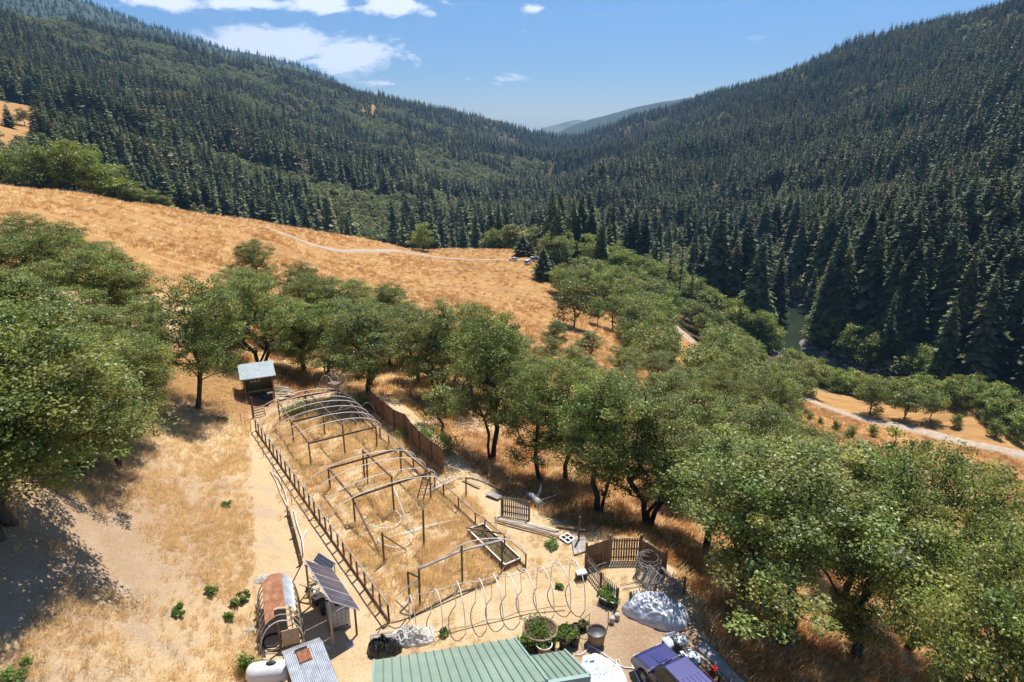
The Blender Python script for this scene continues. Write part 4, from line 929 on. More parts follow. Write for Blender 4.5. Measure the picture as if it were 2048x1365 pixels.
def ring(px, py, rx, rz_, m, label, lift=.12, a0=0, a1=360):
    c = Gp(px, py); pts = []
    for k in range(29):
        t = R(a0 + (a1-a0)*k/28); x_, y_ = c.x + rx*math.cos(t), c.y + rz_*math.sin(t); pts.append((x_, y_, hz(x_, y_)+lift+.12*(1+math.sin(t*2))))
    return pipe('pvc_hoop', pts, .028, m, label)
ring(764, 1045, 1.2, .95, 'pvc', 'white hoop lying flat on the straw inside the greenhouse', a0=150, a1=440)
ring(790, 1085, 1.0, .8, 'pvc', 'white hoop lying across the straight pipe', a0=170, a1=400)
pipe('pvc_pipe', [Gp(789,1024)+Vector((.05,-.1,1.9)), Gp(805,1040)+Vector((0,0,.8)), Gp(822,1066)+Vector((0,0,.1))], .025, 'pvc', 'white pipe leaning against the front ridge post')
pipe('pvc_pipe', [Gp(790,1024)+Vector((.15,-.1,1.6)), Gp(809,1042)+Vector((0,0,.6)), Gp(830,1070)+Vector((0,0,.1))], .025, 'pvc_dusty', 'second leaning pipe just right of the first on the ridge post')
pipe('pvc_pipe', lay([(543,945),(558,960),(570,985),(575,1005),(571,1024)], .1), .04, 'pvc_dusty', 'bent white pipe at the foot of the dry slope, right strand')
pipe('pvc_pipe', lay([(541,944),(553,965),(562,990),(570,1006),(572,1012)], .08), .04, 'pvc_dusty', 'bent white pipe at the foot of the dry slope, left strand')
pipe('pvc_pipe', lay([(588,1023),(594,1050),(604,1080),(607,1110)], .12), .035, 'pvc', 'white pipe lying along the low board wall')
pipe('pvc_pipe', lay([(613,1065),(606,1085),(608,1115)], .2), .03, 'pvc', 'short forked white pipe above the solar panels')

# ladders
def ladder(a, b, w, n, m, label, rr=.022):
    a = Vector(a); b = Vector(b); root = empty('ladder', a, 0, label, 'ladder'); d = b-a; s = d.cross(Vector((0,0,1))).normalized()*w/2 if abs(d.normalized().z) < .95 else Vector((w/2,0,0))
    for sg in (-1, 1): MB().bar(s*sg, d+s*sg, .045, .075).obj('side_rail', m, root)
    for i in range(n): c = d*((i+.5)/n); MB().tube([c-s, c+s], rr, 5).obj('rung', m, root)
g0 = Gp(840, 1000); ladder(g0+Vector((0,0,.02)), Gp(862,1002)+Vector((-.15,.25,2.1)), .42, 9, 'wood_brown', 'narrow wooden ladder leaning on the greenhouse corner post')
ladder(Gp(845,988)+Vector((0,0,.12)), Gp(912,968)+Vector((0,0,.5)), .45, 11, 'pvc', 'pale metal ladder lying across the right side rail')

# ------------------------------------------------------------------ board fences
def fence(name, pts, h, pitch, w, label, cat, m='wood_brown', rails=(.35,1.3), post_every=1.9, post_h=None, thick=.02, side=1, ragged=.02, plank='plank', post_m='wood_brown', pr=.05):
    P = [Vector(p) for p in pts]; root = empty(name, P[0], 0, label, cat); pm = MB().box((0,0,.5), (w,thick,1)).mesh(plank, m)
    for a, b in zip(P[:-1], P[1:]):
        L = (b-a).xy.length; d = Vector((b.x-a.x, b.y-a.y, 0))/L; ang = math.atan2(d.y, d.x); nrm = Vector((-d.y, d.x, 0))*side; k = max(1, round(L/pitch))
        for i in range(k):
            t = (i+.5)/k; c = a.lerp(b, t); g = hz(c.x, c.y); hh = h+ry.uniform(-ragged, ragged); o = mobj(plank, pm, root, rel(root, (c.x, c.y, g+.03)) + nrm*(thick/2+.022), ang+ry.uniform(-.02,.02), (1,1,hh))
        for z in rails: MB().bar(rel(root, (a.x, a.y, hz(a.x,a.y)+z)), rel(root, (b.x, b.y, hz(b.x,b.y)+z)), .04, .085).obj('rail', m, root)
        k = max(1, round(L/post_every))
        for i in range(k+1):
            if i == k and (b-P[-1]).length > .01: continue
            c = a.lerp(b, i/k); g = hz(c.x, c.y); MB().box((0,0,0), (pr*2,pr*2,(post_h or h)+.25), ang).obj('post', post_m, root, rel(root, (c.x, c.y, g+((post_h or h)-.25)/2)) - nrm*(pr+.022))
    return root
fence('board_fence', [Gp(*p) for p in ((742,822),(766,842),(789,862),(812,872),(824,890),(840,907),(864,928),(888,946))], 1.85, .19, .175, 'tall weathered brown board fence curving along the right of the greenhouse', 'fence', rails=(.3,.95,1.7), post_every=2.2, post_h=1.95)
fence('fence_panel', [Gp(1004,1031), Gp(1059,1040)], 1.35, .145, .09, 'loose upright slatted fence panel standing alone above the plank pile', 'fence panel', m='wood_grey', rails=(.3,.75), post_every=3, ragged=.03)
e1, e2, e3, e4 = Gp(1173,1138), Gp(1219,1122), Gp(1279,1121), Gp(1328,1152)
fence('board_fence', [e1, e2], 1.5, .15, .145, 'closed brown board wall, left side of the small enclosure', 'fence', rails=(.3,1.2), post_every=4, post_h=1.7, side=-1)
fence('board_fence', [e2, e3], 1.5, .15, .10, 'slatted brown back wall of the small enclosure with gaps between boards', 'fence', rails=(.25,.8,1.35), post_every=4, post_h=1.65, side=-1)
fence('board_fence', [e3, e4], 1.45, .15, .145, 'brown board wall, right side of the small enclosure under the oak', 'fence', rails=(.3,1.2), post_every=4, post_h=1.7, side=-1)
fence('picket_fence', [Gp(1173,1142), Gp(1203,1180), Gp(1236,1212)], 1.0, .16, .05, 'leaning picket fence down the left side of the small enclosure', 'fence', m='wood_grey', rails=(.25,.8), post_every=2.4, ragged=.08, plank='picket', post_h=1.15, post_m='wood_post')
fence('picket_fence', [Gp(1258,1216), Gp(1308,1198), Gp(1366,1186)], .95, .19, .05, 'picket fence closing the front of the enclosure behind the tarp heap', 'fence', m='wood_grey', rails=(.25,.75), post_every=2.3, ragged=.06, plank='picket', post_h=1.05, post_m='wood_post')
# low board wall and stakes along the cut on the left
fence('low_board_wall', [Gp(578,1030), Gp(590,1075), Gp(604,1130)], .55, .2, .19, 'low warped board wall holding the foot of the dry slope', 'wall', m='wood_grey', rails=(.25,), post_every=2.5, post_h=.7, ragged=.05)
for i, (px, py, tp) in enumerate(((483,848,827),(491,853,838),(503,870,842),(517,890,868),(528,914,893),(547,945,922),(565,978,955),(584,1010,985))):
    b = Gp(px, py); h = max(.8, top_z(b, tp)-b.z); tag(MB().bar((0,0,-.2),(0,0,h),.035,.03).obj('stake', 'rust', None, b), 'thin rusty metal stake in the line left of the greenhouse', 'stake', 'stakes along the cut bank')

# ------------------------------------------------------------------ small shed behind the greenhouse
mat('metal_roof_pale', [(.30,.36,.38),(.40,.46,.48)], 2, rough=.5, metal=.2, spec=.5)
mat('shed_green', [(.10,.10,.05),(.16,.16,.085)], 4, rough=.8, stretch=(1,1,.2))
mat('glass_dark', [(.02,.025,.03)], rough=.05, spec=.6)
def small_shed():
    b = Gp(520, 795); root = empty('small_shed', b, R(24), 'small olive shed with a pale metal roof under the oaks', 'shed')
    W_, D_ = 2.5, 2.2
    MB().box((0,D_/2,1.05),(W_,.1,2.1)).obj('wall', 'shed_green', root); MB().box((0,.35,1.2),(W_-.2,.08,1.9)).obj('wall', 'shed_green', root)
    for s in (-1,1): MB().box((s*(W_/2-.04),.2,1.05),(.08,D_-.3,2.1)).obj('wall', 'rust' if s < 0 else 'wood_grey', root)
    w = MB().box((-.25,.29,1.72),(.75,.06,.55)).obj('window', 'white_plastic', root)
    for s in (-1,1): MB().box((-.25+s*.17,.25,1.72),(.28,.02,.42)).obj('pane', 'glass_dark', w)
    MB().box((.0,-.05,.75),(W_-.4,.6,.05)).obj('shelf', 'wood_pale', root)
    n = 5
    for i in range(n):
        x_ = -1.5 + 3.0*(i+.5)/n; pl = MB(); 
        for k in range(4): pl.bar((x_-.22+.15*k, -1.0, 2.28), (x_-.22+.15*k, 1.5, 2.86), .02, .03)
        pl.bar((x_, -1.02, 2.25), (x_, 1.52, 2.83), 3.0/n-.004, .03).obj('roof_sheet', 'metal_roof_pale', root)
    MB().box((0,-.95,2.18),(2.8,.06,.12)).obj('fascia', 'wood_brown', root)
    for s in (-1,1): MB().box((s*1.15,-.8,1.05),(.1,.1,2.2)).obj('post', 'rust', root)
    return root, b
SHED, sb = small_shed()
mat('blue_plastic', [(.03,.14,.32),(.05,.2,.42)], 5, rough=.45)
tb = MB(); tb.lathe([(.0,0),(.24,0),(.29,.5),(.31,.5),(.30,.54),(.26,.5)], 14); tag(tb.obj('bucket', 'blue_plastic', None, Gp(530,799)), 'blue bucket in the shade of the small shed', 'bucket')
for i in range(26):
    x_ = i*.33; b = Gp(549 + (i % 9)*3.4, 797 - (i % 3)*5 - (i//9)*3); L = ry.uniform(.9, 2.2)
    a = ry.uniform(-.5, .5); d = Vector((math.cos(a), math.sin(a), ry.uniform(-.06,.06)))*L/2; z = Vector((0,0,.05+.09*(i//9)+.05*(i % 3)))
    tag(MB().bar(-d, d, ry.uniform(.12,.26), .035).obj('scrap_board', 'wood_grey' if i % 3 else 'wood_pale', None, b+z), 'weathered board in the jumbled lumber heap right of the small shed', 'board', 'lumber heap by the small shed')
# slatted gate in front of the shed
def gate():
    a = Gp(509, 836); b = Gp(530, 831); root = empty('slat_gate', a, 0, 'low gate of pale slats between the rusty post and the stake', 'gate')
    for z in (.15,.4,.65,.9): MB().bar((0,0,z), rel(root, b)+Vector((0,0,z)), .03, .1).obj('slat', 'wood_pale', root)
gate()
def coop():
    b = Gp(655, 785); root = empty('hoop_coop', b, R(-25), 'small hooped coop with netting and pale boards behind the greenhouse', 'coop')
    for k in range(3):
        y_ = k*.9; MB().tube([(1.0*math.cos(math.pi*i/12), y_, 1.75*math.sin(math.pi*i/12)) for i in range(13)], .03, 5).obj('hoop', 'pvc_dusty', root)
    for x_, h in ((-.45,1.4),(.1,1.6),(.5,1.4)): MB().bar((x_,-.02,0),(x_,-.02,h),.07,.04).obj('upright', 'wood_pale', root)
    MB().bar((-.9,0,.5),(.9,0,.5),.05,.1).obj('cross_bar', 'wood_pale', root)
    net = MB()
    for i in range(13):
        t = math.pi*i/12; net.tube([(1.02*math.cos(t), 0, 1.77*math.sin(t)), (1.02*math.cos(t), 1.85, 1.77*math.sin(t))], .008, 3)
    for k in range(12): net.tube([(1.02*math.cos(math.pi*i/12), k*.16, 1.77*math.sin(math.pi*i/12)) for i in range(13)], .008, 3)
    tag(net.obj('netting', 'wire', root), kind='stuff')
    MB().box((.15,.9,.35),(1.1,.8,.7)).obj('nest_box', 'wood_grey', root)
coop()
for i in range(14):
    b = Gp(690+ry.uniform(-16,22), 782+ry.uniform(-7,6)); d = Vector((ry.uniform(-.8,.8), ry.uniform(-.5,.5), ry.uniform(.05,.5)))
    tag(MB().tube([-d+Vector((0,0,.35)), Vector((0,0,.45)), d+Vector((.1,0,.3))], .02, 4).obj('dead_branch', 'wood_pale', None, b), 'pale dead branch in the brush heap right of the coop', 'branch', 'brush heap by the coop')
# ------------------------------------------------------------------ solar racks, tank, sheds and house
mat('solar_cell', [(.05,.06,.10),(.085,.09,.135)], 1.5, rough=.2, spec=.6, coat=.5)
mat('alu', [(.66,.67,.68),(.76,.77,.78)], 6, rough=.45, metal=.3)
mat('cage_white', [(.66,.62,.55),(.76,.73,.67)], 4, rough=.55)
def solar():
    a = Vector(at_height(608,1120,2.75)); bq = Vector(at_height(660,1203,2.75)); u = bq-a; L = u.length; u.normalize()
    c = Vector(at_height(720,1221,1.55)); v = (c-bq); v -= u*v.dot(u); Wd = v.length; v.normalize(); nrm = u.cross(v); nrm = nrm if nrm.z > 0 else -nrm
    root = empty('solar_array', Vector((a.x, a.y, hz(a.x, a.y))), 0, 'tilted rack of three dark solar panels over the water tank', 'solar panels'); q = lambda p: rel(root, p)
    pw = L/3
    M = Matrix((u, v, nrm)).transposed().to_4x4()
    for k in range(3):
        cc = a + u*pw*(k+.5) + v*Wd/2; f = MB().box(q(cc), (pw-.03, Wd, .045), M=M).obj('panel_frame', 'alu', root)
        nx, ny = 4, 9
        for i in range(2):
            for j in range(6):
                MB().box(q(cc + u*((i+.5)/2-.5)*(pw-.06) + v*((j+.5)/6-.5)*(Wd-.06) + nrm*.026), ((pw-.10)/2-.012, (Wd-.06)/6-.008, .008), M=M).obj('solar_cell', 'solar_cell', f)
    for t in (.12, .5, .88):
        p = a + u*L*t - nrm*.08; MB().bar(q(p - v*.1), q(p + v*(Wd+.1)), .05, .07).obj('support_rail', 'wood_pale', root)
    for s, m in ((.06,'wood_pale'),(.94,'wood_pale')):
        p = a + u*L*s + v*.12 - nrm*.12; g = hz(p.x, p.y); MB().bar(q((p.x, p.y, g-.1)), q(p), .085, .085).obj('leg', m, root)
        p = a + u*L*s + v*(Wd-.15) - nrm*.12; g = hz(p.x, p.y); MB().bar(q((p.x, p.y, g-.1)), q(p), .085, .085).obj('leg', 'wood_post', root)
    g = Gp(574,1188); MB().bar(q(a - nrm*.1), q(g), .04, .05).obj('stay', 'wood_post', root)
    p = a + u*.1 - nrm*.1; g = Gp(592, 1215); MB().bar(q(a + u*L*.5 - nrm*.2), q(g), .04, .05).obj('stay', 'wood_post', root)
solar()
def small_solar():
    a = Vector(at_height(638,1105,1.15)); b = Vector(at_height(672,1127,1.15)); u = (b-a).normalized(); L = (b-a).length; v = Vector((u.y, -u.x, 0)); v = v if v.y < 0 else -v; v = (v + Vector((0,0,-.75))).normalized(); nrm = u.cross(v); nrm = nrm if nrm.z > 0 else -nrm
    root = empty('small_solar_panel', Vector((a.x, a.y, hz(a.x,a.y))), 0, 'small single solar panel on a low stand above the big rack', 'solar panel'); M = Matrix((u, v, nrm)).transposed().to_4x4(); q = lambda p: rel(root, p); Wd = .55
    cc = a + u*L/2 + v*Wd/2; f = MB().box(q(cc), (L, Wd, .04), M=M).obj('panel_frame', 'alu', root)
    for i in range(8):
        for j in range(3): MB().box(q(cc + u*((i+.5)/8-.5)*(L-.05) + v*((j+.5)/3-.5)*(Wd-.05) + nrm*.022), ((L-.05)/8-.012, (Wd-.05)/3-.012, .006), M=M).obj('solar_cell', 'solar_cell', f)
    for t in (.12,.88):
        p = a + u*L*t; MB().bar(q((p.x, p.y, hz(p.x,p.y)-.05)), q(p - nrm*.03), .05, .05).obj('leg', 'wood_pale', root); p2 = p + v*Wd; MB().bar(q((p2.x, p2.y, hz(p2.x,p2.y)-.05)), q(p2 - nrm*.03), .05, .05).obj('leg', 'wood_pale', root)
small_solar()
def tote():
    b = Gp(678, 1248); root = empty('water_tank', b, R(23), 'white caged plastic water tank under the solar rack', 'tank')
    t = MB().box((0,0,.68),(1.0,.92,.98)).obj('tank', 'cage_white', root); md = t.modifiers.new('b','BEVEL'); md.width = .06; md.segments = 3
    MB().lathe([(.0,1.2),(.13,1.2),(.13,1.17)], 12).obj('lid', 'dark_plastic', root)
    for i in range(6):
        x_ = -.5+i*.2; MB().tube([(x_,-.49,.15),(x_,-.49,1.17),(x_,.49,1.17),(x_,.49,.15)], .011, 4).obj('cage_bar', 'steel', root)
    for i in range(5):
        z = .2+i*.23; MB().tube([(-.52,-.49,z),(.52,-.49,z),(.52,.49,z),(-.52,.49,z)], .011, 4, closed=True).obj('cage_bar', 'steel', root)
    MB().box((0,0,.08),(1.05,.98,.14)).obj('pallet_base', 'wood_grey', root)
tote()
for i, (px, py, w, m, lab) in enumerate(((655,1222,.6,'dark_plastic','dark plastic crate beside the water tank'),(638,1205,.5,'dark_plastic','dark box in the shade of the solar rack'),(628,1190,.45,'white_plastic','white box at the upper end of the solar rack'),(622,1178,.4,'dark_plastic','black crate at the very top of the solar rack'))):
    g = Gp(px, py); o = MB().box((0,0,w*.4),(w*1.2,w,w*.8), .5+.3*i).obj('storage_box', m, None, g); md = o.modifiers.new('b','BEVEL'); md.width = .03; tag(o, lab, 'box')
for i in range(7):
    g = Gp(626+ry.uniform(-6,10), 1188+ry.uniform(-8,14)); d = Vector((ry.uniform(-.5,.5), ry.uniform(-.3,.3), ry.uniform(0,.2)))
    tag(MB().bar(-d, d, .12, .05).obj('scrap_wood', 'wood_pale', None, g+Vector((0,0,.5+.05*i))), 'pale offcut in the pile under the upper end of the solar rack', 'wood scrap', 'offcuts under the solar rack')

def corrugated(P, u, v, w, l, m, name, root, pitch=.076, amp=.011, curve=None):
    """corrugated sheet: width w along u, length l along v, ribs along v"""
    nn = max(6, int(w/pitch*4)); mb = MB(); nrm = Vector(u).cross(Vector(v)).normalized(); vs = []; nv = 1 if curve is None else 8
    for j in range(nv+1):
        for i in range(nn+1):
            s = w*i/nn; t = l*j/nv; p = Vector(P) + Vector(u)*s + Vector(v)*t + nrm*amp*math.sin(2*math.pi*s/pitch)
            if curve: p = p + curve(s, t)
            vs.append(p)
    k = nn+1; mb.add(vs, [(j*k+i, j*k+i+1, (j+1)*k+i+1, (j+1)*k+i) for j in range(nv) for i in range(nn)])
    o = mb.obj(name, m, root); md = o.modifiers.new('s','SOLIDIFY'); md.thickness = .006; return o
def hoop_shed():
    A_ = Gp(528,1318); B_ = Gp(604,1285); C_ = Gp(530,1215); D_ = Gp(583,1200)
    o = (A_+B_)/2; o2 = (C_+D_)/2; ax = (o2-o); Lh = ax.length; ax.normalize(); s = Vector((ax.y, -ax.x, 0)); hw = 1.0
    root = empty('hoop_shed', Vector((o.x,o.y,hz(o.x,o.y))), 0, 'low hoop shed roofed with rusty and shiny corrugated sheets', 'shed')
    def arc(t, y_, k=1.0): return ax*y_ + s*(hw*k*math.cos(t)) + Vector((0,0,1.75*k*math.sin(t)**.8))
    for j in range(9):
        y_ = Lh*j/8; MB().tube([arc(math.pi*i/14, y_) for i in range(15)], .03, 5).obj('hoop', 'wood_pale' if j % 3 else 'pvc_dusty', root)
    for t in (25, 60, 120, 155): MB().tube([arc(R(t), 0, .985), arc(R(t), Lh, .985)], .025, 5).obj('purlin', 'wood_grey', root)
    def sheet(t0, t1, y0, y1, m, k):
        mb = MB(); n = int((abs(t1-t0)*1.45)/.076*4); vs = []
        for j in range(2):
            for i in range(n+1):
                t = t0+(t1-t0)*i/n; vs.append(arc(t, (y0, y1)[j], k + .010*math.sin(i*math.pi/2)))
        mb.add(vs, [(i, i+1, n+2+i, n+1+i) for i in range(n)]); o_ = mb.obj('roof_sheet', m, root); md = o_.modifiers.new('s','SOLIDIFY'); md.thickness = .006
    sheet(R(72), R(112), .9, Lh+.1, 'rust_light', 1.035); sheet(R(102), R(128), .2, Lh-.1, 'rust_light', 1.06)
    sheet(R(40), R(74), 1.0, Lh, 'galvanized', 1.03)
    MB().bar(s*-hw+Vector((0,0,.1)), s*hw+Vector((0,0,.1)), .05, .2).obj('sill', 'wood_post', root)
    MB().bar(s*-.1, s*-.1+Vector((0,0,1.6)), .07, .07).obj('door_post', 'wood_post', root)
    MB().box(s*.4+ax*.05+Vector((0,0,.6)), (.8,.05,1.0), math.atan2(s.y, s.x)).obj('door_panel', 'wood_pale', root)
    for k in range(7):
        y_ = Lh*(k+.5)/7
        for sg in (-1, 1):
            m = MB().bar(s*sg*hw*1.03+ax*(y_-.28)+Vector((0,0,.0)), s*sg*hw*1.03+ax*(y_-.28)+Vector((0,0,.75+.2*(k % 2))), .18, .02, up=s).obj('side_board', 'wood_post' if k % 2 else 'wood_grey', root)
    MB().tube([s*-.45+ax*.6+Vector((.45*math.cos(t), .45*math.sin(t), .25)) for t in [k*.52 for k in range(12)]], .06, 6, closed=True).obj('hose_coil', 'dark_plastic', root)
hoop_shed()
def metal_shed():
    a = Vector(at_height(567,1302,2.1)); b = Vector(at_height(634,1277,2.1)); u = (b-a); Wd = u.length; u.normalize(); v = Vector((u.y, -u.x, 0)); v = v if v.y < 0 else -v
    root = empty('metal_shed', Vector((a.x, a.y, hz(a.x,a.y))), 0, 'silvery corrugated metal shed with a rusty patch on its roof', 'shed'); q = lambda p: rel(root, p)
    ridge_a = a + v*.42 + Vector((0,0,.16)); slope = (v*1 + Vector((0,0,-.16))).normalized()
    up_ = (ridge_a - a).normalized()
    corrugated(q(a - u*.1), u, up_, Wd+.2, (ridge_a-a).length, 'galvanized', 'roof_sheet', root)
    k = 3; w = (Wd+.2)/k
    for i in range(k): corrugated(q(ridge_a - u*.1 + u*w*i + Vector((0,0,.02*(i % 2)))), u, slope, w+.03, 2.5 - (.35 if i == 1 else 0), 'galvanized', 'roof_sheet', root)
    corrugated(q(ridge_a + u*.42 + slope*.18 + Vector((0,0,.06))), u, slope, .55, .62, 'rust', 'roof_patch', root)
    corrugated(q(ridge_a + u*.42 - v*.05 + Vector((0,0,.07))), u, (slope*-.2+v*.25+Vector((0,0,.02))).normalized(), .55, .22, 'rust_light', 'roof_patch', root)
    c = (a + b)/2 + v*1.4; ang = math.atan2(u.y, u.x)
    MB().box(q((a+b)/2 + v*.12 + Vector((0,0,-1.05))), (Wd, .05, 2.05), ang).obj('wall', 'wood_grey', root); MB().box(q((a+b)/2 + v*2.7 + Vector((0,0,-1.25))), (Wd, .05, 1.75), ang).obj('wall', 'galvanized', root)
    for e in (a, b): MB().box(q(e + v*1.4 + Vector((0,0,-1.15))), (.05, 2.5, 1.85), ang).obj('wall', 'wood_post', root)
metal_shed()
def propane():
    c = Vector(at_height(540,1352,.75)); root = empty('propane_tank', Vector((c.x, c.y, hz(c.x,c.y))), R(8), 'white rounded gas tank in the bottom left corner by the sheds', 'tank')
    prof = [(0,-1.0),(.2,-.98),(.36,-.88),(.45,-.7),(.46,-.5),(.46,.5),(.45,.7),(.36,.88),(.2,.98),(0,1.0)]
    o = MB().lathe(prof, 20).obj('tank_body', 'white_plastic', root, (0,0,.68)); o.rotation_euler = (0, math.pi/2, 0)
    d = MB().lathe([(.16,0),(.16,.14),(.14,.17),(0,.19)], 12).obj('valve_dome', 'dark_plastic', root, (.12,0,1.1)); d.scale = (1.4,.7,.6)
    for s in (-.55,.55): MB().box((s,0,.14),(.12,.6,.28)).obj('foot', 'steel', root)
propane()

mat('roof_green', [(.22,.30,.235),(.26,.345,.27),(.30,.385,.305)], .35, 5, rough=.5, metal=.0, spec=.45)
mat('roof_seam', [(.15,.21,.165)], rough=.5)
mat('wall_teal', [(.03,.13,.11),(.05,.18,.15)], 3, rough=.5, stretch=(1,1,.1))
mat('trim_green', [(.24,.35,.31),(.30,.42,.37)], 2, rough=.45)
def house():
    z0 = 3.0; A = Vector(at_height(750,1321,z0)); B = Vector(at_height(1028,1278,z0)); u = (B-A).normalized(); v = Vector((u.y, -u.x, 0)); v = v if v.y < 0 else -v
    sl = math.tan(R(28)); w = (v + Vector((0,0,sl))).normalized(); nrm = u.cross(w); nrm = nrm if nrm.z > 0 else -nrm
    def hit(px, py, off=0):
        d = Vector(ray(px, py)); o = Vector((0,0,CAM_Z)); P0 = A + nrm*off; return o + d*((P0-o).dot(nrm)/d.dot(nrm))
    root = empty('metal_roofed_house', Vector((A.x, A.y, hz(A.x, A.y))), 0, 'house with a green ribbed metal roof at the bottom of the picture', 'house'); q = lambda p: rel(root, p)
    M = Matrix((u, w, nrm)).transposed().to_4x4()
    def roof(P, length, depth, n, name):
        pw = length/n
        for i in range(n):
            c = P + u*pw*(i+.5) + w*depth/2; o = MB().box(q(c), (pw-.006, depth, .03), M=M).obj('roof_panel', 'roof_green', root)
            s = MB().box(q(P + u*pw*i + w*depth/2 + nrm*.03), (.045, depth, .045), M=M).obj('seam', 'roof_seam', o)
            for k in (1, 2): MB().box(q(P + u*pw*(i+k/3) + w*depth/2 + nrm*.018), (.018, depth, .012), M=M).obj('rib', 'roof_green', o)
    Lm = (B-A).length
    roof(A - u*.0, Lm, 6.0, 17, 'main'); 
    D = hit(1128,1302,-.14); E = hit(1186,1352,-.14); P0 = hit(1058,1317,-.14); 
    P1 = D - u*((D-B).dot(u)) - u*.0; P1 = D - u*(D-P1).dot(u); dl = (D-P1).length; dd = (E-D).dot(w)
    roof(P1 + u*.03, dl, dd, 6, 'low')
    MB().bar(q(P1 + w*dd + nrm*.03), q(P1 + u*dl + w*dd + nrm*.03), .16, .06).obj('ridge_trim', 'trim_green', root)
    MB().bar(q(P1 + w*(dd+.05) + Vector((0,0,-.10))), q(P1 + u*(dl+.05) + w*(dd+.05) + Vector((0,0,-.10))), .04, .24).obj('fascia', 'trim_green', root)
    MB().bar(q(A - u*.04 + nrm*.02), q(A - u*.04 + w*6 + nrm*.02), .1, .08).obj('edge_trim', 'trim_green', root); MB().bar(q(B + u*.04 + nrm*.02), q(B + u*.04 + w*6 + nrm*.02), .08, .10).obj('edge_trim', 'trim_green', root)
    MB().bar(q(P1 + u*(dl+.03) + nrm*.02), q(P1 + u*(dl+.03) + w*dd + nrm*.02), .08, .10).obj('edge_trim', 'trim_green', root)
    # walls
    ang = math.atan2(u.y, u.x)
    def wall(a, b, h, nm='wall'):
        a = Vector((a.x,a.y,0)); b = Vector((b.x,b.y,0)); MB().bar(q((a.x,a.y,h/2-.1)), q((b.x,b.y,h/2-.1)), .1, h+.2).obj(nm, 'wall_teal', root)
    iv = v*.35; wall(A+iv+u*.2, B+iv-u*.2, 2.95); n1 = P1 + w*(dd-.15); n2 = P1 + u*(dl-.15) + w*(dd-.15); wall(n1, n2, n1.z-.3); wall(D+v*.3-u*.15, n2, D.z-.25); wall(B+iv-u*.2, B+v*5.2-u*.2, 2.9); wall(A+iv+u*.2, A+v*5.2+u*.2, 2.9); wall(A+v*5.2+u*.2, B+v*5.2-u*.2, 5.3)
    k = 9
    for i in range(k):
        p = n1.lerp(n2, (i+.5)/k); MB().box(q((p.x, p.y, n1.z/2-.2)) + v*.06, (.05,.03,n1.z-.5), ang).obj('wall_rib', 'wall_teal', root)
house()
# ------------------------------------------------------------------ vehicles
mat('paint_purple', [(.045,.045,.17),(.06,.055,.21)], .8, rough=.32, spec=.5, coat=.9, metal=.25)
mat('paint_dark', [(.030,.022,.05),(.05,.035,.07)], 1.2, rough=.4, spec=.4, coat=.5)
mat('tyre', [(.018,.017,.016),(.045,.04,.036)], 12, rough=.85)
mat('rim', [(.35,.33,.32),(.5,.48,.46)], 8, rough=.4, metal=.6)
mat('lamp_glass', [(.6,.6,.58)], rough=.15, spec=.6)
mat('lamp_red', [(.35,.02,.02)], rough=.2)
mat('car_white', [(.72,.73,.74)], rough=.3, coat=.6)
def wheel(root, x_, y_, z_, r, w, tm='tyre'):
    h = MB().lathe([(r*.60,-w/2),(r*.93,-w/2),(r,-w*.34),(r,w*.34),(r*.93,w/2),(r*.60,w/2),(r*.58,0)], 20); o = h.obj('wheel', tm, root, (x_, y_, z_)); o.rotation_euler = (math.pi/2, 0, 0)
    rm = MB(); rm.lathe([(r*.60,-w*.42),(r*.56,-w*.25),(r*.2,-w*.30),(0,-w*.36)], 16); rm.lathe([(0,w*.36),(r*.2,w*.30),(r*.56,w*.25),(r*.60,w*.42)], 16)
    for k in range(5):
        t = k*1.2566; 
        for s in (-1, 1): rm.bar((math.cos(t)*r*.12, math.sin(t)*r*.12, s*w*.37), (math.cos(t)*r*.55, math.sin(t)*r*.55, s*w*.36), r*.17, w*.08)
    rm.obj('rim', 'rim', o)
    return o
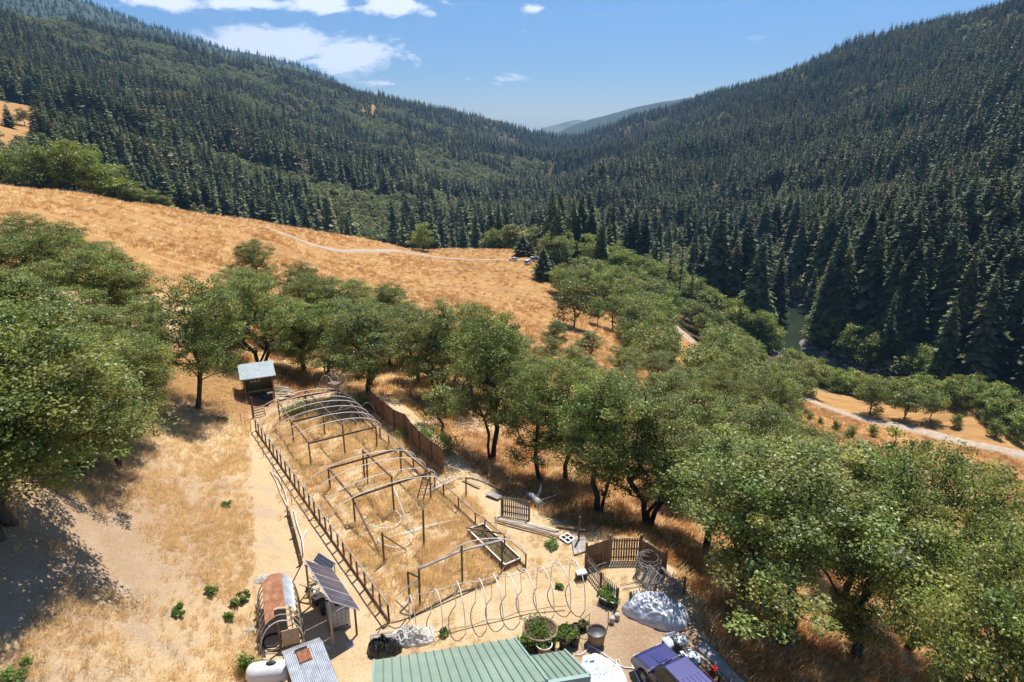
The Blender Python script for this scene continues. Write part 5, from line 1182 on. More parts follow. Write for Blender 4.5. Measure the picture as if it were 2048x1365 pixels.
def suv():
    # heading from the roof edge, nose towards the upper left
    f1 = Vector(at_height(1316,1316,1.68)); r1 = Vector(at_height(1363,1364,1.68)); d = (f1-r1); ang = math.atan2(d.y, d.x); nose = (Vector(at_height(1275.8,1301,.98)) + Vector(at_height(1315,1287.5,.98)))/2
    hd = Vector((math.cos(ang), math.sin(ang), 0)); c = nose - hd*2.2; z0 = hz(c.x, c.y)
    root = empty('parked_car', (c.x, c.y, z0), ang, 'dark purple-blue boxy car parked right of the green roof', 'car')
    def arch(cx, r, n=9): return [(cx + r*math.cos(math.pi*i/n), .36 + r*math.sin(math.pi*i/n)) for i in range(n+1)]
    prof = [(2.22,.42),(2.24,.62),(2.2,.80),(2.12,.94),(1.9,1.0),(1.0,1.08),(-2.1,1.08),(-2.18,.9),(-2.2,.42),(-1.80,.34)] + arch(-1.36,.42)[::-1] + [(-.9,.30),(.9,.30)] + arch(1.36,.42)[::-1] + [(1.85,.34)]
    o = MB().prism(prof, 1.76).obj('body', 'paint_dark', root); md = o.modifiers.new('b','BEVEL'); md.width = .05; md.segments = 3; md.limit_method = 'ANGLE'; md.angle_limit = R(50)
    o = MB().prism([(2.14,.95),(1.92,1.02),(1.02,1.10),(.98,1.05),(1.9,.96),(2.12,.90)], 1.60).obj('hood', 'paint_purple', root); md = o.modifiers.new('b','BEVEL'); md.width = .015; md.segments = 2
    MB().prism([(1.7,1.05),(1.1,1.125),(1.1,1.08),(1.7,1.02)], .5).obj('hood_bulge', 'paint_purple', root)
    zb, zt = 1.06, 1.66; b0, t0, b1, t1 = 1.02, .42, -2.12, -1.98; wb, wt = .86, .70
    P = [(b0,-wb,zb),(b0,wb,zb),(b1,wb,zb),(b1,-wb,zb),(t0,-wt,zt),(t0,wt,zt),(t1,wt,zt),(t1,-wt,zt)]
    o = MB().add(P, [(3,2,1,0),(4,5,6,7),(0,1,5,4),(1,2,6,5),(2,3,7,6),(3,0,4,7)]).obj('cabin', 'paint_dark', root); md = o.modifiers.new('b','BEVEL'); md.width = .04; md.segments = 2
    rf = MB().add([(.44,-.66,1.67),(.44,.66,1.67),(-2.0,.66,1.67),(-2.0,-.66,1.67),(.36,-.62,1.73),(.36,.62,1.73),(-1.94,.62,1.73),(-1.94,-.62,1.73)], [(3,2,1,0),(4,5,6,7),(0,1,5,4),(1,2,6,5),(2,3,7,6),(3,0,4,7)]).obj('roof', 'paint_purple', root); md = rf.modifiers.new('b','BEVEL'); md.width = .03; md.segments = 3
    for y_ in (-.42,-.21,0,.21,.42): MB().bar((-.55,y_,1.738),(-1.85,y_,1.738),.045,.022).obj('roof_rib', 'paint_purple', rf)
    def lerp3(a, b, t): return tuple(a[i]+(b[i]-a[i])*t for i in range(3))
    def pane(a, b, c_, d_, m=.06, name='window', out=.012):
        ctr = [sum(q[i] for q in (a,b,c_,d_))/4 for i in range(3)]; Q = [Vector(lerp3(q, ctr, m)) for q in (a,b,c_,d_)]; n = (Q[1]-Q[0]).cross(Q[3]-Q[0]).normalized(); n = n if n.dot(Vector(ctr)-Vector((-.6,0,1.3))) > 0 else -n
        Q2 = [q+n*out for q in Q]; Q3 = [q-n*.02 for q in Q]; return MB().add(Q3+Q2, [(3,2,1,0),(4,5,6,7),(0,1,5,4),(1,2,6,5),(2,3,7,6),(3,0,4,7)]).obj(name, 'glass_dark', root)
    pane(P[0], P[1], P[5], P[4], .1, 'windshield'); pane(P[3], P[2], P[6], P[7], .12, 'rear_window')
    for s in (-1, 1):
        B0, B1 = (b0, s*wb, zb+.03), (b1, s*wb, zb+.03); T0, T1 = (t0, s*wt, zt-.02), (t1, s*wt, zt-.02)
        for u0, u1 in ((.03,.36),(.38,.66),(.68,.96)): pane(lerp3(B0,B1,u0), lerp3(B0,B1,u1), lerp3(T0,T1,u1), lerp3(T0,T1,u0), .05)
        MB().box((.92,s*.98,1.12),(.12,.18,.13)).obj('mirror', 'paint_dark', root)
        MB().box((2.17,s*.66,.78),(.12,.36,.16)).obj('headlight', 'lamp_glass', root); MB().box((-2.2,s*.78,.86),(.04,.14,.36)).obj('tail_light', 'lamp_red', root)
        for x_ in (-.5,.45): MB().box((x_,s*.895,.95),(.16,.02,.035)).obj('door_handle', 'dark_plastic', root)
        MB().box((0,s*.89,.62),(3.0,.03,.07)).obj('side_strip', 'dark_plastic', root)
        MB().bar((.3,s*.66,1.76),(-1.85,s*.66,1.76),.03,.04).obj('roof_rail', 'dark_plastic', root)
    MB().box((2.22,0,.55),(.16,1.74,.22)).obj('front_bumper', 'dark_plastic', root); MB().box((-2.23,0,.55),(.16,1.74,.22)).obj('rear_bumper', 'dark_plastic', root)
    MB().box((2.19,0,.79),(.06,.9,.15)).obj('grille', 'dark_plastic', root)
    for s in (-.3,.25): MB().bar((1.02,s-.1,1.115),(1.0,s+.32,1.125),.02,.02).obj('wiper', 'black_plastic', root)
    for x_ in (-1.36, 1.36):
        for s in (-1, 1): wheel(root, x_, s*.78, .36, .36, .24)
suv()
mat('fender_white', [(.50,.58,.64),(.66,.72,.76)], 3, rough=.4)
def quad():
    c = Gp(1360, 1316); root = empty('quad_bike', c, R(108), 'four-wheeled quad bike with pale fenders in the dappled shade', 'quad bike')
    for x_, w in ((.6,.2),(-.6,.26)):
        for s in (-1,1): wheel(root, x_, s*.42, .28, .28, w)
    MB().tube([(.75,0,.4),(.3,0,.42),(-.4,0,.45),(-.7,0,.5)], .09, 8).obj('frame', 'dark_plastic', root)
    for x_ in (.6,-.6): MB().tube([(x_,-.4,.28),(x_,.4,.28)], .035, 6).obj('axle', 'dark_plastic', root)
    o = MB().box((.1,0,.55),(.5,.3,.3)).obj('engine', 'dark_plastic', root)
    o = MB().box((-.22,0,.74),(.72,.26,.14)).obj('seat', 'black_plastic', root); md = o.modifiers.new('b','BEVEL'); md.width = .05; md.segments = 3
    o = MB().box((.28,0,.74),(.42,.24,.2)).obj('tank_cover', 'fender_white', root); md = o.modifiers.new('b','BEVEL'); md.width = .06; md.segments = 3
    for x_, nm in ((.6,'front_fender'),(-.62,'rear_fender')):
        for s in (-1,1):
            g = grid_sheet(lambda u,v: (x_+(u-.5)*.72, s*(.16+v*.42), .66-.16*(2*u-1)**2-.05*v), 8, 3, .025); g.obj(nm, 'fender_white', root)
    MB().bar((.85,0,.5),(.95,0,.68),.5,.06).obj('front_guard', 'fender_white', root)
    MB().tube([(.3,-.38,.98),(.42,-.15,.95),(.42,.15,.95),(.3,.38,.98)], .02, 6).obj('handlebar', 'black_plastic', root); MB().tube([(.55,0,.5),(.42,0,.95)], .03, 6).obj('steering_stem', 'dark_plastic', root)
    MB().bar((-.6,-.3,.76),(-.6,.3,.76),.5,.025).obj('rear_rack', 'fender_white', root)
quad()
mat('timber_grey', [(.22,.21,.21),(.36,.35,.35),(.52,.50,.49)], 2.2, 7, rough=.8, bump=.3, bscale=10, stretch=(.3,1,1))
def timber(a, b, w, h, name, label, m):
    a = Vector(a); b = Vector(b); L = (b-a).xy.length; ang = math.atan2(b.y-a.y, b.x-a.x); n = 24; rings = []; mb = MB(); vs = []
    for i in range(n+1):
        t = i/n; k = min(1, math.sqrt(max(0, 1-((.06-t)/.06)**2)) if t < .06 else 1)*(1+.04*math.sin(t*13)); zz = hz(*(a.lerp(b, t).xy)); wv = .03*math.sin(t*9)
        for x_, z_ in ((-.5,0),(.5,0),(.5,.75),(.36,1),(-.36,1),(-.5,.75)): vs.append((L*t, x_*w*max(k,.25)+wv, zz-a.z+z_*h))
    fs = [(i*6+k, i*6+(k+1) % 6, (i+1)*6+(k+1) % 6, (i+1)*6+k) for i in range(n) for k in range(6)] + [(5,4,3,2,1,0), tuple(n*6+k for k in range(6))]
    return tag(mb.add(vs, fs).obj(name, m, None, a, ang), label, 'timber')
timber(Gp(1397,1296), Gp(1530,1420), .62, .34, 'long_timber', 'long thick weathered grey timber lying right of the parked car', 'timber_grey')
timber(Gp(1392,1308), Gp(1505,1415), .14, .10, 'narrow_timber', 'narrow pale timber lying along the thick grey one', 'wood_pale')
def tiller():
    c = Gp(1425, 1362); root = empty('garden_tiller', c, R(60), 'small red garden machine half out of frame beside the grey timber', 'machine')
    MB().box((0,0,.5),(.4,.3,.3)).obj('engine', 'dark_plastic', root); MB().box((.0,0,.69),(.34,.26,.08)).obj('cover', 'lamp_red', root)
    for s in (-1,1): wheel(root, .05, s*.28, .2, .2, .12); MB().tube([(-.2,s*.1,.5),(-.6,s*.2,.8),(-1.0,s*.25,.95)], .02, 5).obj('handle', 'lamp_red', root)
tiller()
def far_car(px, py, ang, kind, label, m):
    c = Gp(px, py); root = empty('parked_vehicle', c+Vector((0,0,.25)), ang, label, 'car')
    if kind == 'car':
        body = [(2.2,.4),(2.2,.75),(1.2,.95),(-2.1,.98),(-2.2,.4)]; cab = [(.9,.95),(.3,1.42),(-1.3,1.42),(-1.8,.96)]
    else:
        body = [(2.6,.5),(2.6,1.1),(1.4,1.25),(-2.6,1.15),(-2.6,.5)]; cab = [(1.3,1.2),(.7,1.95),(-2.5,2.0),(-2.6,1.2)]
    MB().prism(body, 1.8).obj('body', m, root); MB().prism(cab, 1.5).obj('cabin', 'glass_dark', root)
    t = cab[1]; e = cab[2]; MB().bar((t[0],0,t[1]+.03),(e[0],0,e[1]+.03),1.4,.06).obj('roof', m, root)
    for x_ in (1.4,-1.4):
        for s in (-1,1): w = MB().lathe([(0,-.1),(.33,-.1),(.33,.1),(0,.1)], 12).obj('wheel', 'tyre', root, (x_, s*.82, .33)); w.rotation_euler = (math.pi/2,0,0)
far_car(1027, 523, R(150), 'car', 'white car parked beside the drive at the far end of the meadow', 'car_white')
far_car(1056, 530, R(70), 'van', 'white van parked right of the white car on the meadow', 'car_white')
far_car(1072, 524, R(10), 'van', 'pale vehicle half hidden by the bushy pine', 'fender_white')

# ------------------------------------------------------------------ hoop tunnel in front of the house
def tunnel():
    HP = (((821,1240),(834,1270),2.0),((862,1225),(884,1271),2.05),((912,1211),(932,1268),2.2),((951,1204),(973,1260),2.18),((984,1196),(1007.6,1252.6),2.15),((1012,1191),(1040,1245),2.1),((1043,1183),(1075,1238),2.06),((1073,1177),(1108,1231),2.0),((1101,1174),(1141,1223),2.15),((1138,1167),(1170,1221),2.2))
    root = empty('hoop_tunnel', Gp(1000,1250), 0, 'row of ten white pipe hoops with a ridge pipe above the green roof', 'hoop tunnel'); q = lambda p: rel(root, p); tops = []
    for i, (r_, f_, h) in enumerate(HP):
        a = Gp(*r_); b = Gp(*f_); sk = Vector((ry.uniform(-.12,.12), ry.uniform(-.1,.1), 0)); pts = []
        for k in range(19):
            t = math.pi*k/18; u = (1-math.cos(t))/2; s = math.sin(t)**.55; p = a.lerp(b, u); pts.append(q((p.x+sk.x*s, p.y+sk.y*s, p.z-.1 + h*s)))
        MB().tube(pts, .025, 7).obj('hoop', 'pvc', root); tops.append(pts[8])
    MB().tube([t+Vector((0,0,-.05)) for t in tops], .022, 6).obj('ridge_pipe', 'pvc_dusty', root)
tunnel()
pipe('black_hose', lay([(752,1262),(770,1250),(800,1243),(830,1232),(870,1216),(905,1200),(950,1180)], .04), .022, 'black_plastic', 'black hose lying in front of the greenhouse', 'hose')
pipe('black_hose', lay([(870,1276),(920,1262),(960,1252),(1000,1243),(1060,1228),(1130,1222)], .03), .014, 'dark_plastic', 'thin dark irrigation line under the hoop tunnel', 'hose')
pipe('black_hose', lay([(755,1268),(762,1258),(775,1252),(790,1258),(800,1256),(812,1240)], .04), .018, 'black_plastic', 'looped black hose by the wooden pallet', 'hose')
HOSE = [(1150,1312),(1160,1312),(1170,1306),(1178,1296),(1180,1287),(1176,1282),(1173,1286),(1177,1292),(1190,1298),(1210,1312),(1230,1325),(1240,1332),(1238,1322),(1232,1322),(1233,1330),(1250,1337),(1265,1338),(1275,1336),(1272,1330),(1264,1334),(1272,1350),(1282,1370)]
pipe('white_hose', lay(HOSE, .04), .028, 'white_plastic', 'long white garden hose snaking from the house to the car', 'hose')
pipe('red_cable', lay([(688,1143),(700,1140),(712,1146),(704,1153),(690,1150)], .03), .012, 'lamp_red', 'thin red cable on the dirt right of the solar rack', 'cable')

# pots and planters
def foliage(name, root, c, r, h, n, leaf, m='weed_green', seed=0, flat=.8):
    rng = np.random.RandomState(seed); C = np.array([c[0], c[1], c[2]]) + rng.normal(size=(max(3, n//28), 3))*np.array([r*.45, r*.45, h*.25]); V, F, T = leaf_cloud(C, np.full(len(C), r*.6), 28, leaf, rng, flat)
    return mobj(name, mesh_np(name, V, F, m, T), root)
def pot(px, py, r, h, label, m='dark_plastic', plant_h=0, soil='soil_dark', seed=0, name='plant_pot', rim=None, cat='pot'):
    c = Gp(px, py); root = empty(name, c, ry.random()*3, label, cat)
    MB().lathe([(r*.82,-.03),(r,h),(r*1.07,h),(r*1.07,h+.03),(r*.94,h+.03),(r*.92,h-.08)], 18).obj('pot', m, root)
    MB().lathe([(r*.93,h-.06),(r*.5,h-.03),(0,h-.02)], 14, wob=.04).obj('soil', soil, root)
    if rim: MB().tube([(r*1.03*math.cos(t), r*1.03*math.sin(t), h+.02) for t in [k*.3927 for k in range(16)]], .03, 6, closed=True).obj('rim', rim, root)
    if plant_h: foliage('foliage', root, (0,0,h+plant_h*.45), r*1.15, plant_h, int(140*max(1, plant_h/.4)), .1, seed=seed)
pot(1080, 1282, .82, .72, 'big round wooden tub planted with leafy greens', 'wood_brown', .16, seed=1, name='planter_tub', rim='wood_grey', cat='planter')
foliage('leafy_greens', None, tuple(Gp(1080,1282)+Vector((0,0,.8))), .75, .18, 420, .13, seed=2, flat=.25)
tag(bpy.context.scene.objects['leafy_greens'], 'bed of leafy greens growing in the big round tub', 'plants', kind='stuff')
for i, (px, py, r, h, ph, lab) in enumerate(((1115,1272,.24,.36,.12,'small dark pot with a seedling right of the big tub'),(1130,1267,.24,.36,.1,'second dark pot with a seedling right of the big tub'),(1142,1265,.19,.3,0,'small empty dark pot behind the tallest pot plant'),(1152,1262,.2,.32,0,'dark pot just left of the far right pot in the back row'),(1165,1258,.23,.34,.08,'far right pot of the back row by the wire frame'),
        (1063,1305,.17,.34,.4,'tall narrow pot with a green plant nearest the main roof edge'),(1076,1303,.17,.32,.38,'narrow pot with a green plant left of the white-rimmed pot'),(1105,1298,.15,.3,.3,'small pot with a bushy plant right of the white-rimmed pot'),(1128,1296,.26,.45,.55,'dark pot with a tall bushy green plant'),(1148,1289,.28,.48,.6,'dark pot with the tallest bushy green plant, by the hose'),(1046,1300,.2,.3,.75,'dark green bush in a pot against the house roof'))):
    pot(px, py, r, h, lab, 'dark_plastic', ph, seed=10+i)
pot(1088, 1306, .37, .5, 'white-rimmed brown pot with a small plant', 'terracotta_brown', .18, seed=30, rim='pvc')
pot(1192, 1285, .46, .66, 'tan barrel filled with black bags', 'terracotta_brown', 0, 'black_plastic', seed=31, name='barrel', rim='black_plastic', cat='barrel')
def wire_frame():
    a = Gp(1177, 1280); root = empty('garden_trellis', a, 0, 'thin triangular wire trellis standing behind the pots', 'trellis'); q = lambda p: rel(root, p); tp = Vector((a.x, a.y, top_z(a, 1228)))
    b = Gp(1146, 1255); c = Gp(1155, 1276)
    MB().tube([(0,0,0), q(tp)], .015, 4).obj('rod', 'wire', root); MB().tube([q(tp), q(b)], .015, 4).obj('rod', 'wire', root); MB().tube([q(c)+Vector((0,0,.03)), (0,0,.03)], .015, 4).obj('rod', 'wire', root)
wire_frame()
for i, (px, py) in enumerate(((1224,1246),(1234,1239))):
    o = MB().lathe([(0,0),(.13,0),(.15,.26),(.12,.32),(0,.33)], 12).obj('bucket', 'stone', None, Gp(px, py)); tag(o, ('left' if i == 0 else 'right')+' one of two small pale buckets below the enclosure corner', 'bucket')
loose_post(1216, 1254, 1222, .02, 'thin dark rod standing left of the two pale buckets', 'wire')
# potted shrubs and crates at the picket fence end
for i, (px, py, lab) in enumerate(((1209,1207,'dark planter box with a straggly plant at the end of the picket fence'),(1222,1211,'white-edged planter box with leaves at the end of the picket fence'),(1213,1192,'low planter with stones and leaves halfway along the picket fence'))):
    c = Gp(px, py); root = empty('planter_box', c, R(-40), lab, 'planter'); o = MB().box((0,0,.2),(.5,.42,.4)).obj('box', 'dark_plastic', root); foliage('foliage', root, (0,0,.55), .34, .4, 170, .11, seed=50+i)
    for s in ((0,.21),(0,-.21)): MB().box((0,s[1],.4),(.54,.05,.04)).obj('rim', 'pvc_dusty', root)
# cooler under the hoop, wire roll, pallets
c = Gp(1162, 1158); root = empty('cooler_box', c, R(15), 'small white-lidded cooler box near the enclosure corner', 'cooler'); MB().box((0,0,.2),(.55,.38,.4)).obj('box', 'dark_plastic', root); o = MB().box((0,0,.44),(.58,.41,.08)).obj('lid', 'white_plastic', root)
c = Gp(1296, 1150); root = empty('wire_roll', c, 0, 'big loose roll of wire fencing inside the enclosure', 'wire roll')
for k in range(22):
    r_ = .62+ry.uniform(-.12,.1); z = .06+k*.055; t0 = ry.random()*6; dx, dy = ry.uniform(-.06,.06), ry.uniform(-.06,.06)
    MB().tube([(dx+r_*math.cos(t0+t*.4189), dy+r_*math.sin(t0+t*.4189), z+.05*math.sin(t*.8379+k)) for t in range(15)], .012, 4, closed=True).obj('wire_coil', 'wire', root)
for k in range(14):
    t = k*.449; MB().tube([(.62*math.cos(t), .62*math.sin(t), .02),(.6*math.cos(t+.1), .6*math.sin(t+.1), 1.22)], .009, 3).obj('wire_upright', 'rust', root)
def pallet(c, M, label, w=1.1, l=1.2, m='wood_grey'):
    root = empty('pallet', c, 0, label, 'pallet'); root.rotation_euler = M
    for i in range(7): MB().box((0, -l/2+.07+i*(l-.14)/6, .11), (w,.1,.022)).obj('slat', m, root)
    for s in (-1,0,1): MB().box((s*(w/2-.05),0,.055), (.05,l,.085)).obj('stringer', m, root)
    for i in range(3): MB().box((0, -l/2+.07+i*(l-.14)/2, .003), (w,.1,.018)).obj('slat', m, root)
pallet(Gp(1314,1176)+Vector((-.30,0,.55)), (0, R(-58), R(25)), 'grey pallet leaning left, one half of the A-frame in the enclosure')
pallet(Gp(1332,1178)+Vector((.22,0,.55)), (0, R(60), R(22)), 'grey pallet leaning right, other half of the A-frame under the oak')
pallet(Gp(768,1285), (0,0,R(14)), 'grey wooden pallet lying beside the white sheet heap', 1.25, 1.15)
def wall_rack():
    c = Gp(1194, 1138); root = empty('wire_rack', c, R(30), 'dark bent wire rack leaning in the enclosure corner', 'rack')
    for i in range(5): MB().tube([(-.35,.02*i,.1+.16*i),(0,.05+.02*i,.14+.16*i),(.35,.02*i,.1+.16*i)], .018, 4).obj('rod', 'black_plastic', root)
    for s in (-.35,.35): MB().tube([(s,0,0),(s,.1,.85)], .018, 4).obj('rod', 'black_plastic', root)
wall_rack()
pipe('pvc_pipe', lay([(1240,1172),(1280,1163)], .08), .03, 'pvc_dusty', 'upper one of two pale pipes on the enclosure straw')
pipe('pvc_pipe', lay([(1245,1180),(1284,1172)], .08), .03, 'pvc_dusty', 'lower one of two pale pipes on the enclosure straw')

# heaps of sheeting
def heap(name, px, py, rx, ry_, h, rz, label, m, seed, cat, n=44, sharp=.25, folds=1.0):
    c = Gp(px, py); s = seed*3.7
    nv = n//2; U, Vv = np.meshgrid(np.arange(n+1)/n, 1-np.arange(nv+1)/nv); a = 2*math.pi*U; q = Vv
    edge = 1 + .45*fbm(np.cos(a)*1.6+s, np.sin(a)*1.6+40, 4)
    x_ = q*rx*edge*np.cos(a); y_ = q*ry_*edge*np.sin(a); xa = x_/rx*1.6+s; ya = y_/rx*1.6
    w1 = fbm(xa*1.1+3, ya*1.1, 3); f = fbm(xa, ya, 3)
    crease = 1-np.abs(fbm(xa*3.2+w1*4+9, ya*3.2+w1*5, 2))*7; crease2 = 1-np.abs(fbm(xa*7.5+w1*6+19, ya*7.5-w1*5, 2))*7
    z = h*(np.clip(1-q**2.2, 0, 1)**.7)*(.8 + folds*.9*f) + folds*(.13*np.clip(crease, -1, 1) + .06*np.clip(crease2, -1, 1))*min(1, h*1.6)*(1-q**6)
    z = np.maximum(z, 0) + np.where(q < .98, .012, -.03)
    cr_, sr_ = math.cos(rz), math.sin(rz); X = x_*cr_-y_*sr_; Y = x_*sr_+y_*cr_; Z = z + height(c.x+X, c.y+Y)-c.z
    k = np.arange(nv)[:, None]*(n+1) + np.arange(n)[None]; F = np.stack([k, k+1, k+n+2, k+n+1], -1).reshape(-1, 4)
    o = mobj(name, mesh_np(name, np.c_[X.ravel(), Y.ravel(), Z.ravel()], F, m, smooth=True), None, c); return tag(o, label, cat)
mat('tarp_silver', [(.44,.46,.50),(.60,.62,.66),(.72,.73,.76)], 1.6, 5, rough=.32, spec=.5, metal=.15)
mat('tarp_white', [(.52,.57,.65),(.66,.69,.73),(.74,.75,.77)], 1.5, 5, rough=.55, spec=.4)
heap('tarp_heap', 1312, 1228, 1.75, 1.15, 1.15, R(-28), 'crumpled silver tarp draped over a heap in front of the picket fence', 'tarp_silver', 2, 'tarp', 110)
heap('sheet_heap', 826, 1277, 1.15, .62, .55, R(8), 'heap of crumpled off-white sheeting above the green roof', 'white_cloth', 3, 'sheeting', 100, folds=1.2)
heap('plastic_heap', 768, 1303, .85, .55, .75, R(10), 'wrinkled heap of rolled black plastic at the corner of the green roof', 'black_plastic', 4, 'plastic sheet', 100, folds=1.6)
heap('white_tarp', 1205, 1356, 1.05, 1.6, .22, R(12), 'white tarp spread on the ground at the right end of the house', 'tarp_white', 6, 'tarp', 100, folds=1.3)
mat('tarp_blue', [(.05,.12,.30),(.09,.2,.42)], 3, rough=.4)
heap('blue_tarp', 1200, 1330, .75, .2, .18, R(-12), 'rumpled strip of blue tarp at the top edge of the white tarp', 'tarp_blue', 7, 'tarp', 30, folds=1.5)
stick('red_bar', Gp(1211,1331)+Vector((0,0,.06)), Gp(1231,1331)+Vector((0,0,.06)), .08, .08, 'rust', 'short dark red bar lying right of the white tarp', 'bar')

# raised bed
def raised_bed():
    a, b, c, d = Gp(936,1068), Gp(967,1057), Gp(1041,1126), Gp(1010,1140); root = empty('raised_bed', a, 0, 'long raised seed bed with pale edging and rows of seedlings', 'raised bed'); q = lambda p: rel(root, p); up = Vector((0,0,.14))
    for s, e in ((a,b),(b,c),(c,d),(d,a)):
        MB().bar(q(s+up), q(e+up), .07, .36).obj('side_board', 'wood_brown', root); MB().bar(q(s+up*2.5), q(e+up*2.5), .09, .03).obj('edge_strip', 'pvc_dusty', root)
    mb = MB(); n = 30; vs = []; k = 8
    for j in range(n+1):
        for i in range(k+1):
            p = a.lerp(d, j/n).lerp(b.lerp(c, j/n), i/k); vs.append(q((p.x, p.y, p.z+.2+.05*float(fbm(np.array([p.x*3]), np.array([p.y*3]))[0])*2)))
    mb.add(vs, [(j*(k+1)+i, j*(k+1)+i+1, (j+1)*(k+1)+i+1, (j+1)*(k+1)+i) for j in range(n) for i in range(k)], True).obj('soil', 'soil_dark', root)
    rng = np.random.RandomState(9); C = []
    for j in range(20):
        for i in range(4):
            p = a.lerp(d, (j+.5)/20).lerp(b.lerp(c, (j+.5)/20), (i+.5)/4); C.append(q((p.x+rng.normal()*.05, p.y+rng.normal()*.05, p.z+.28)))
    V, F, T = leaf_cloud(np.array(C), np.full(len(C), .06), 5, .07, rng, .5); tag(mobj('seedlings', mesh_np('seedlings', V, F, 'weed_green', T), root), kind='stuff')
    MB().bar(q(a+Vector((-.1,-.1,.5))), q(Gp(1010,1084)+Vector((0,0,.55))), .06, .09).obj('cross_bar', 'wood_post', root)
raised_bed()
# planks, deck, old window frame, log
for i, (p0, p1, w, m, lab) in enumerate((((990,1036),(1112,1066),.16,'wood_pale','long pale plank, upper one of the pile below the fence panel'),((992,1040),(1120,1075),.18,'wood_grey','long grey plank, middle one of the pile below the fence panel'),((990,1044),(1116,1079),.14,'wood_brown','long brown plank, lowest one of the pile below the fence panel'),((1022,1041),(1118,1064),.10,'pvc_dusty','pale metal strip lying on the plank pile'),
        ((1112,1055),(1172,1064),.2,'wood_brown','brown board lying in the grass above the plank deck'),((925,962),(960,978),.16,'wood_pale','pale board lying beyond the aluminium ladder'),((916,958),(948,957),.12,'wood_pale','pale batten lying across the end of the ladder'),((945,958),(985,975),.1,'wood_grey','thin batten slanting away right of the crooked post'),((975,990),(1000,1000),.5,'wood_grey','wide grey board lying on the dirt left of the fence panel'))):
    stick('plank', Gp(*p0)+Vector((0,0,.10+.03*(i % 3))), Gp(*p1)+Vector((0,0,.10+.03*(i % 3))), w, .05, m, lab, 'plank')
def deck():
    a, b, c = Gp(1144,1085), Gp(1170,1076), Gp(1176,1103); root = empty('plank_deck', a, 0, 'small deck of grey planks by the enclosure post', 'deck'); q = lambda p: rel(root, p); d = c-b
    for i in range(9):
        t = (i+.5)/9; p = a.lerp(a+(b-a), t); s = Gp(1144+26*t, 1085-9*t)+Vector((0,0,.14)); MB().bar(q(s), q(s+Vector((d.x, d.y, 0))*1.0), .145, .03).obj('plank', 'wood_grey', root)
deck()
def sash():
    a, b, c, d = Gp(1119,1078), Gp(1134,1070), Gp(1150,1080), Gp(1136,1090); root = empty('window_frame', a, 0, 'old white four-pane window frame lying beside the plank deck', 'window frame'); up = Vector((0,0,.12)); q = lambda p: rel(root, p)+up
    for s, e in ((a,b),(b,c),(c,d),(d,a)): MB().bar(q(s), q(e), .09, .04).obj('frame_bar', 'pvc', root)
    MB().bar(q((a+b)/2), q((c+d)/2), .06, .035).obj('glazing_bar', 'pvc', root); MB().bar(q((b+c)/2), q((d+a)/2), .06, .03).obj('glazing_bar', 'pvc', root)
    m4 = lambda u, v: a.lerp(b, u).lerp(d.lerp(c, u), v)
    for u in (0,.5):
        for v in (0,.5): MB().add([q(m4(u+.04,v+.04)), q(m4(u+.46,v+.04)), q(m4(u+.46,v+.46)), q(m4(u+.04,v+.46))], [(0,1,2,3)]).obj('pane', 'glass_dark', root)
sash()
def log():
    a, b = Gp(1052,994), Gp(1086,1020); root = empty('fallen_log', a, 0, 'grey bleached fallen log with a broken fork right of the fence panel', 'log'); q = lambda p: rel(root, p)
    MB().tube([Vector((0,0,.3)), q(a.lerp(b,.35))+Vector((.05,.1,.3)), q(a.lerp(b,.7))+Vector((0,0,.28)), q(b)+Vector((0,0,.22))], [.2,.24,.27,.24], 10).obj('trunk', 'timber_grey', root)
    p = q(a.lerp(b,.55))+Vector((0,0,.35)); MB().tube([p, p+Vector((.35,.35,.35)), p+Vector((.45,.7,.9))], [.14,.1,.05], 7).obj('branch_stub', 'timber_grey', root); MB().tube([p+Vector((.2,-.1,-.1)), p+Vector((1.1,.1,.15)), p+Vector((1.7,.5,.1))], [.08,.05,.02], 6).obj('branch_stub', 'timber_grey', root)
log()
def dead_limbs():
    for i, (p0, p1) in enumerate((((900,850),(955,868)),((905,862),(965,850)),((930,842),(985,862)),((860,838),(885,866)))):
        a, b = Gp(*p0), Gp(*p1); m = a.lerp(b,.5)+Vector((0,0,.5)); tag(MB().tube([Vector((0,0,.3)), m-a, b-a+Vector((.2,0,.15))], [.06,.045,.02], 5).obj('fallen_limb', 'timber_grey', None, a), 'bare grey limb fallen among the oaks beyond the board fence', 'branch', 'fallen limbs beyond the fence')
dead_limbs()
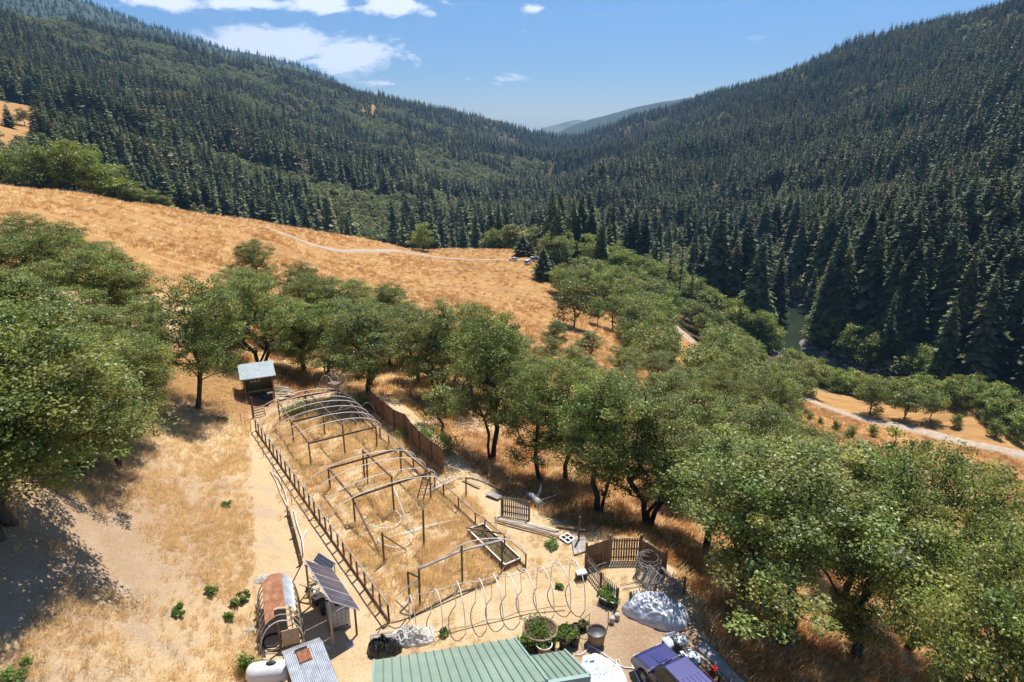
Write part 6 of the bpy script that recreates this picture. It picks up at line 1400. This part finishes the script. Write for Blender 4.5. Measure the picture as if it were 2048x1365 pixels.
# bushes and weeds
def bush(px, py, r, h, label, m='weed_green', seed=0, leaf=.12, n=None):
    c = Gp(px, py); root = empty('bush', c, 0, label, 'bush'); rng = np.random.RandomState(seed); k = max(5, int(r*16)); C = np.c_[rng.normal(size=(k,2))*r*.45, h*(.25+.6*rng.rand(k))]; V, F, T = leaf_cloud(C, np.full(k, max(.16, r*.42)), n or 60, leaf, rng, .8, up=.8)
    mobj('foliage', mesh_np('foliage', V, F, m, T), root); mb = MB()
    for q in C[:10]: mb.tube([(0,0,-.05), tuple(q*.6), tuple(q)], [.02,.013,.006], 4, caps=False)
    mb.obj('stems', 'bark', root)
for i, a in enumerate(((828,872,.9,1.1,'low bright bush behind the upper half of the board fence'),(850,880,.8,1.0,'feathery bright bush behind the middle of the board fence'),(872,893,1.0,1.6,'tall bright green bush behind the board fence'),(893,905,1.0,1.4,'dark green bush behind the lower end of the board fence'),(420,1190,.42,.55,'round green bush on the dry slope, leftmost one'),(485,1203,.36,.5,'small green bush left of the hoop shed'),(472,1212,.25,.4,'tiny dark weed beside the small bush by the hoop shed'),(355,1226,.4,.4,'dull grey-green weed low on the dry slope'),(490,1345,.6,.9,'bright yellow-green bush left of the white gas tank'),(450,843,.3,.4,'bright green weed at the top of the dry slope'),(452,1012,.28,.3,'small weed in the middle of the dry slope'),(605,825,1.2,1.3,'dark shrub under the first hoops of the greenhouse'),(575,832,.9,1.0,'dark shrub at the far left corner of the greenhouse'),(1218,1055,.8,.5,'low green shrub in the shade above the enclosure'),(1103,1092,.5,.3,'patch of green weeds beside the old window frame'),(35,1352,.5,.5,'green weed in the bottom left corner'),(735,815,1.0,.9,'olive brush at the foot of the many-stemmed oak'),(455,1240,.25,.3,'small weed on the slope left of the sheds'),(888,1272,.2,.25,'tuft of weeds at a hoop foot'),(1122,1175,.25,.2,'little weed inside the hoop tunnel'))):
    bush(*a[:4], a[4], 'oak_leaf' if 'dark' in a[4] or 'olive' in a[4] else 'weed_green', 70+i)
# rocks
def rock_mesh(seed):
    bm = bmesh.new(); bmesh.ops.create_icosphere(bm, subdivisions=2, radius=1); rng = np.random.RandomState(seed); k = rng.normal(size=(5,3))
    for v in bm.verts: v.co *= 1 + .16*sum(math.sin(3*v.co.dot(Vector(q))+i) for i, q in enumerate(k))/2.2; v.co.z *= .6
    me = bpy.data.meshes.new('rock'); bm.to_mesh(me); bm.free(); me.materials.append(MATS['stone']); return me
ROCKS = [rock_mesh(k) for k in range(3)]
tag(mobj('rock', ROCKS[0], None, Gp(525,1160)+Vector((0,0,.05)), .4, (.5,.32,.3)), 'pale flat rock on the slope above the hoop shed', 'rock')
for i, (px, py) in enumerate(((548,1150),(560,1148),(500,1260),(505,1252),(575,1162),(545,1165),(430,1140),(660,1295),(700,1290))): tag(mobj('rock', ROCKS[i % 3], None, Gp(px, py), i, .12+.05*(i % 3)), 'small pale rock scattered round the sheds', 'rock', 'small rocks round the sheds')
g = np.random.RandomState(8); k = 900; t = g.rand(k)*(len(RIVER)-8)+2; i_ = t.astype(int); fr = (t-i_)[:,None]; RV = np.array(RIVER); q = RV[i_]*(1-fr)+RV[i_+1]*fr; dv = RV[i_+1]-RV[i_]; dv /= np.linalg.norm(dv, axis=1)[:,None]; off = (8+7*g.rand(k))*np.sign(g.rand(k)-.45); q = q+np.c_[-dv[:,1], dv[:,0]]*off[:,None]
scatter('river_stones', np.c_[q, height(q[:,0], q[:,1])+.1], .3+.9*g.rand(k)**3, g.rand(k)*6, g.randint(0,3,k), ROCKS, 'grey stones strewn along the river margins', 'stones')
# ------------------------------------------------------------------ the air: thin blue haze round the whole valley
def build_haze():
    mb = MB(); x0, x1, y0, y1, z0, z1 = -9000, 9000, -400, 11800, -760, 1300
    mb.box(((x0+x1)/2, (y0+y1)/2, (z0+z1)/2), (x1-x0, y1-y0, z1-z0))
    m = bpy.data.materials.new('haze'); m.use_nodes = True; nt = m.node_tree; nt.nodes.clear(); o = nt.nodes.new('ShaderNodeOutputMaterial'); v = nt.nodes.new('ShaderNodeVolumePrincipled')
    v.inputs['Color'].default_value = (.31, .59, 1.0, 1); v.inputs['Density'].default_value = 8e-5; v.inputs['Anisotropy'].default_value = .15
    nt.links.new(v.outputs[0], o.inputs['Volume']); MATS['haze'] = m
    tag(mb.obj('haze', 'haze'), 'thin blue haze filling the air of the valley', 'haze', kind='stuff')
build_haze()
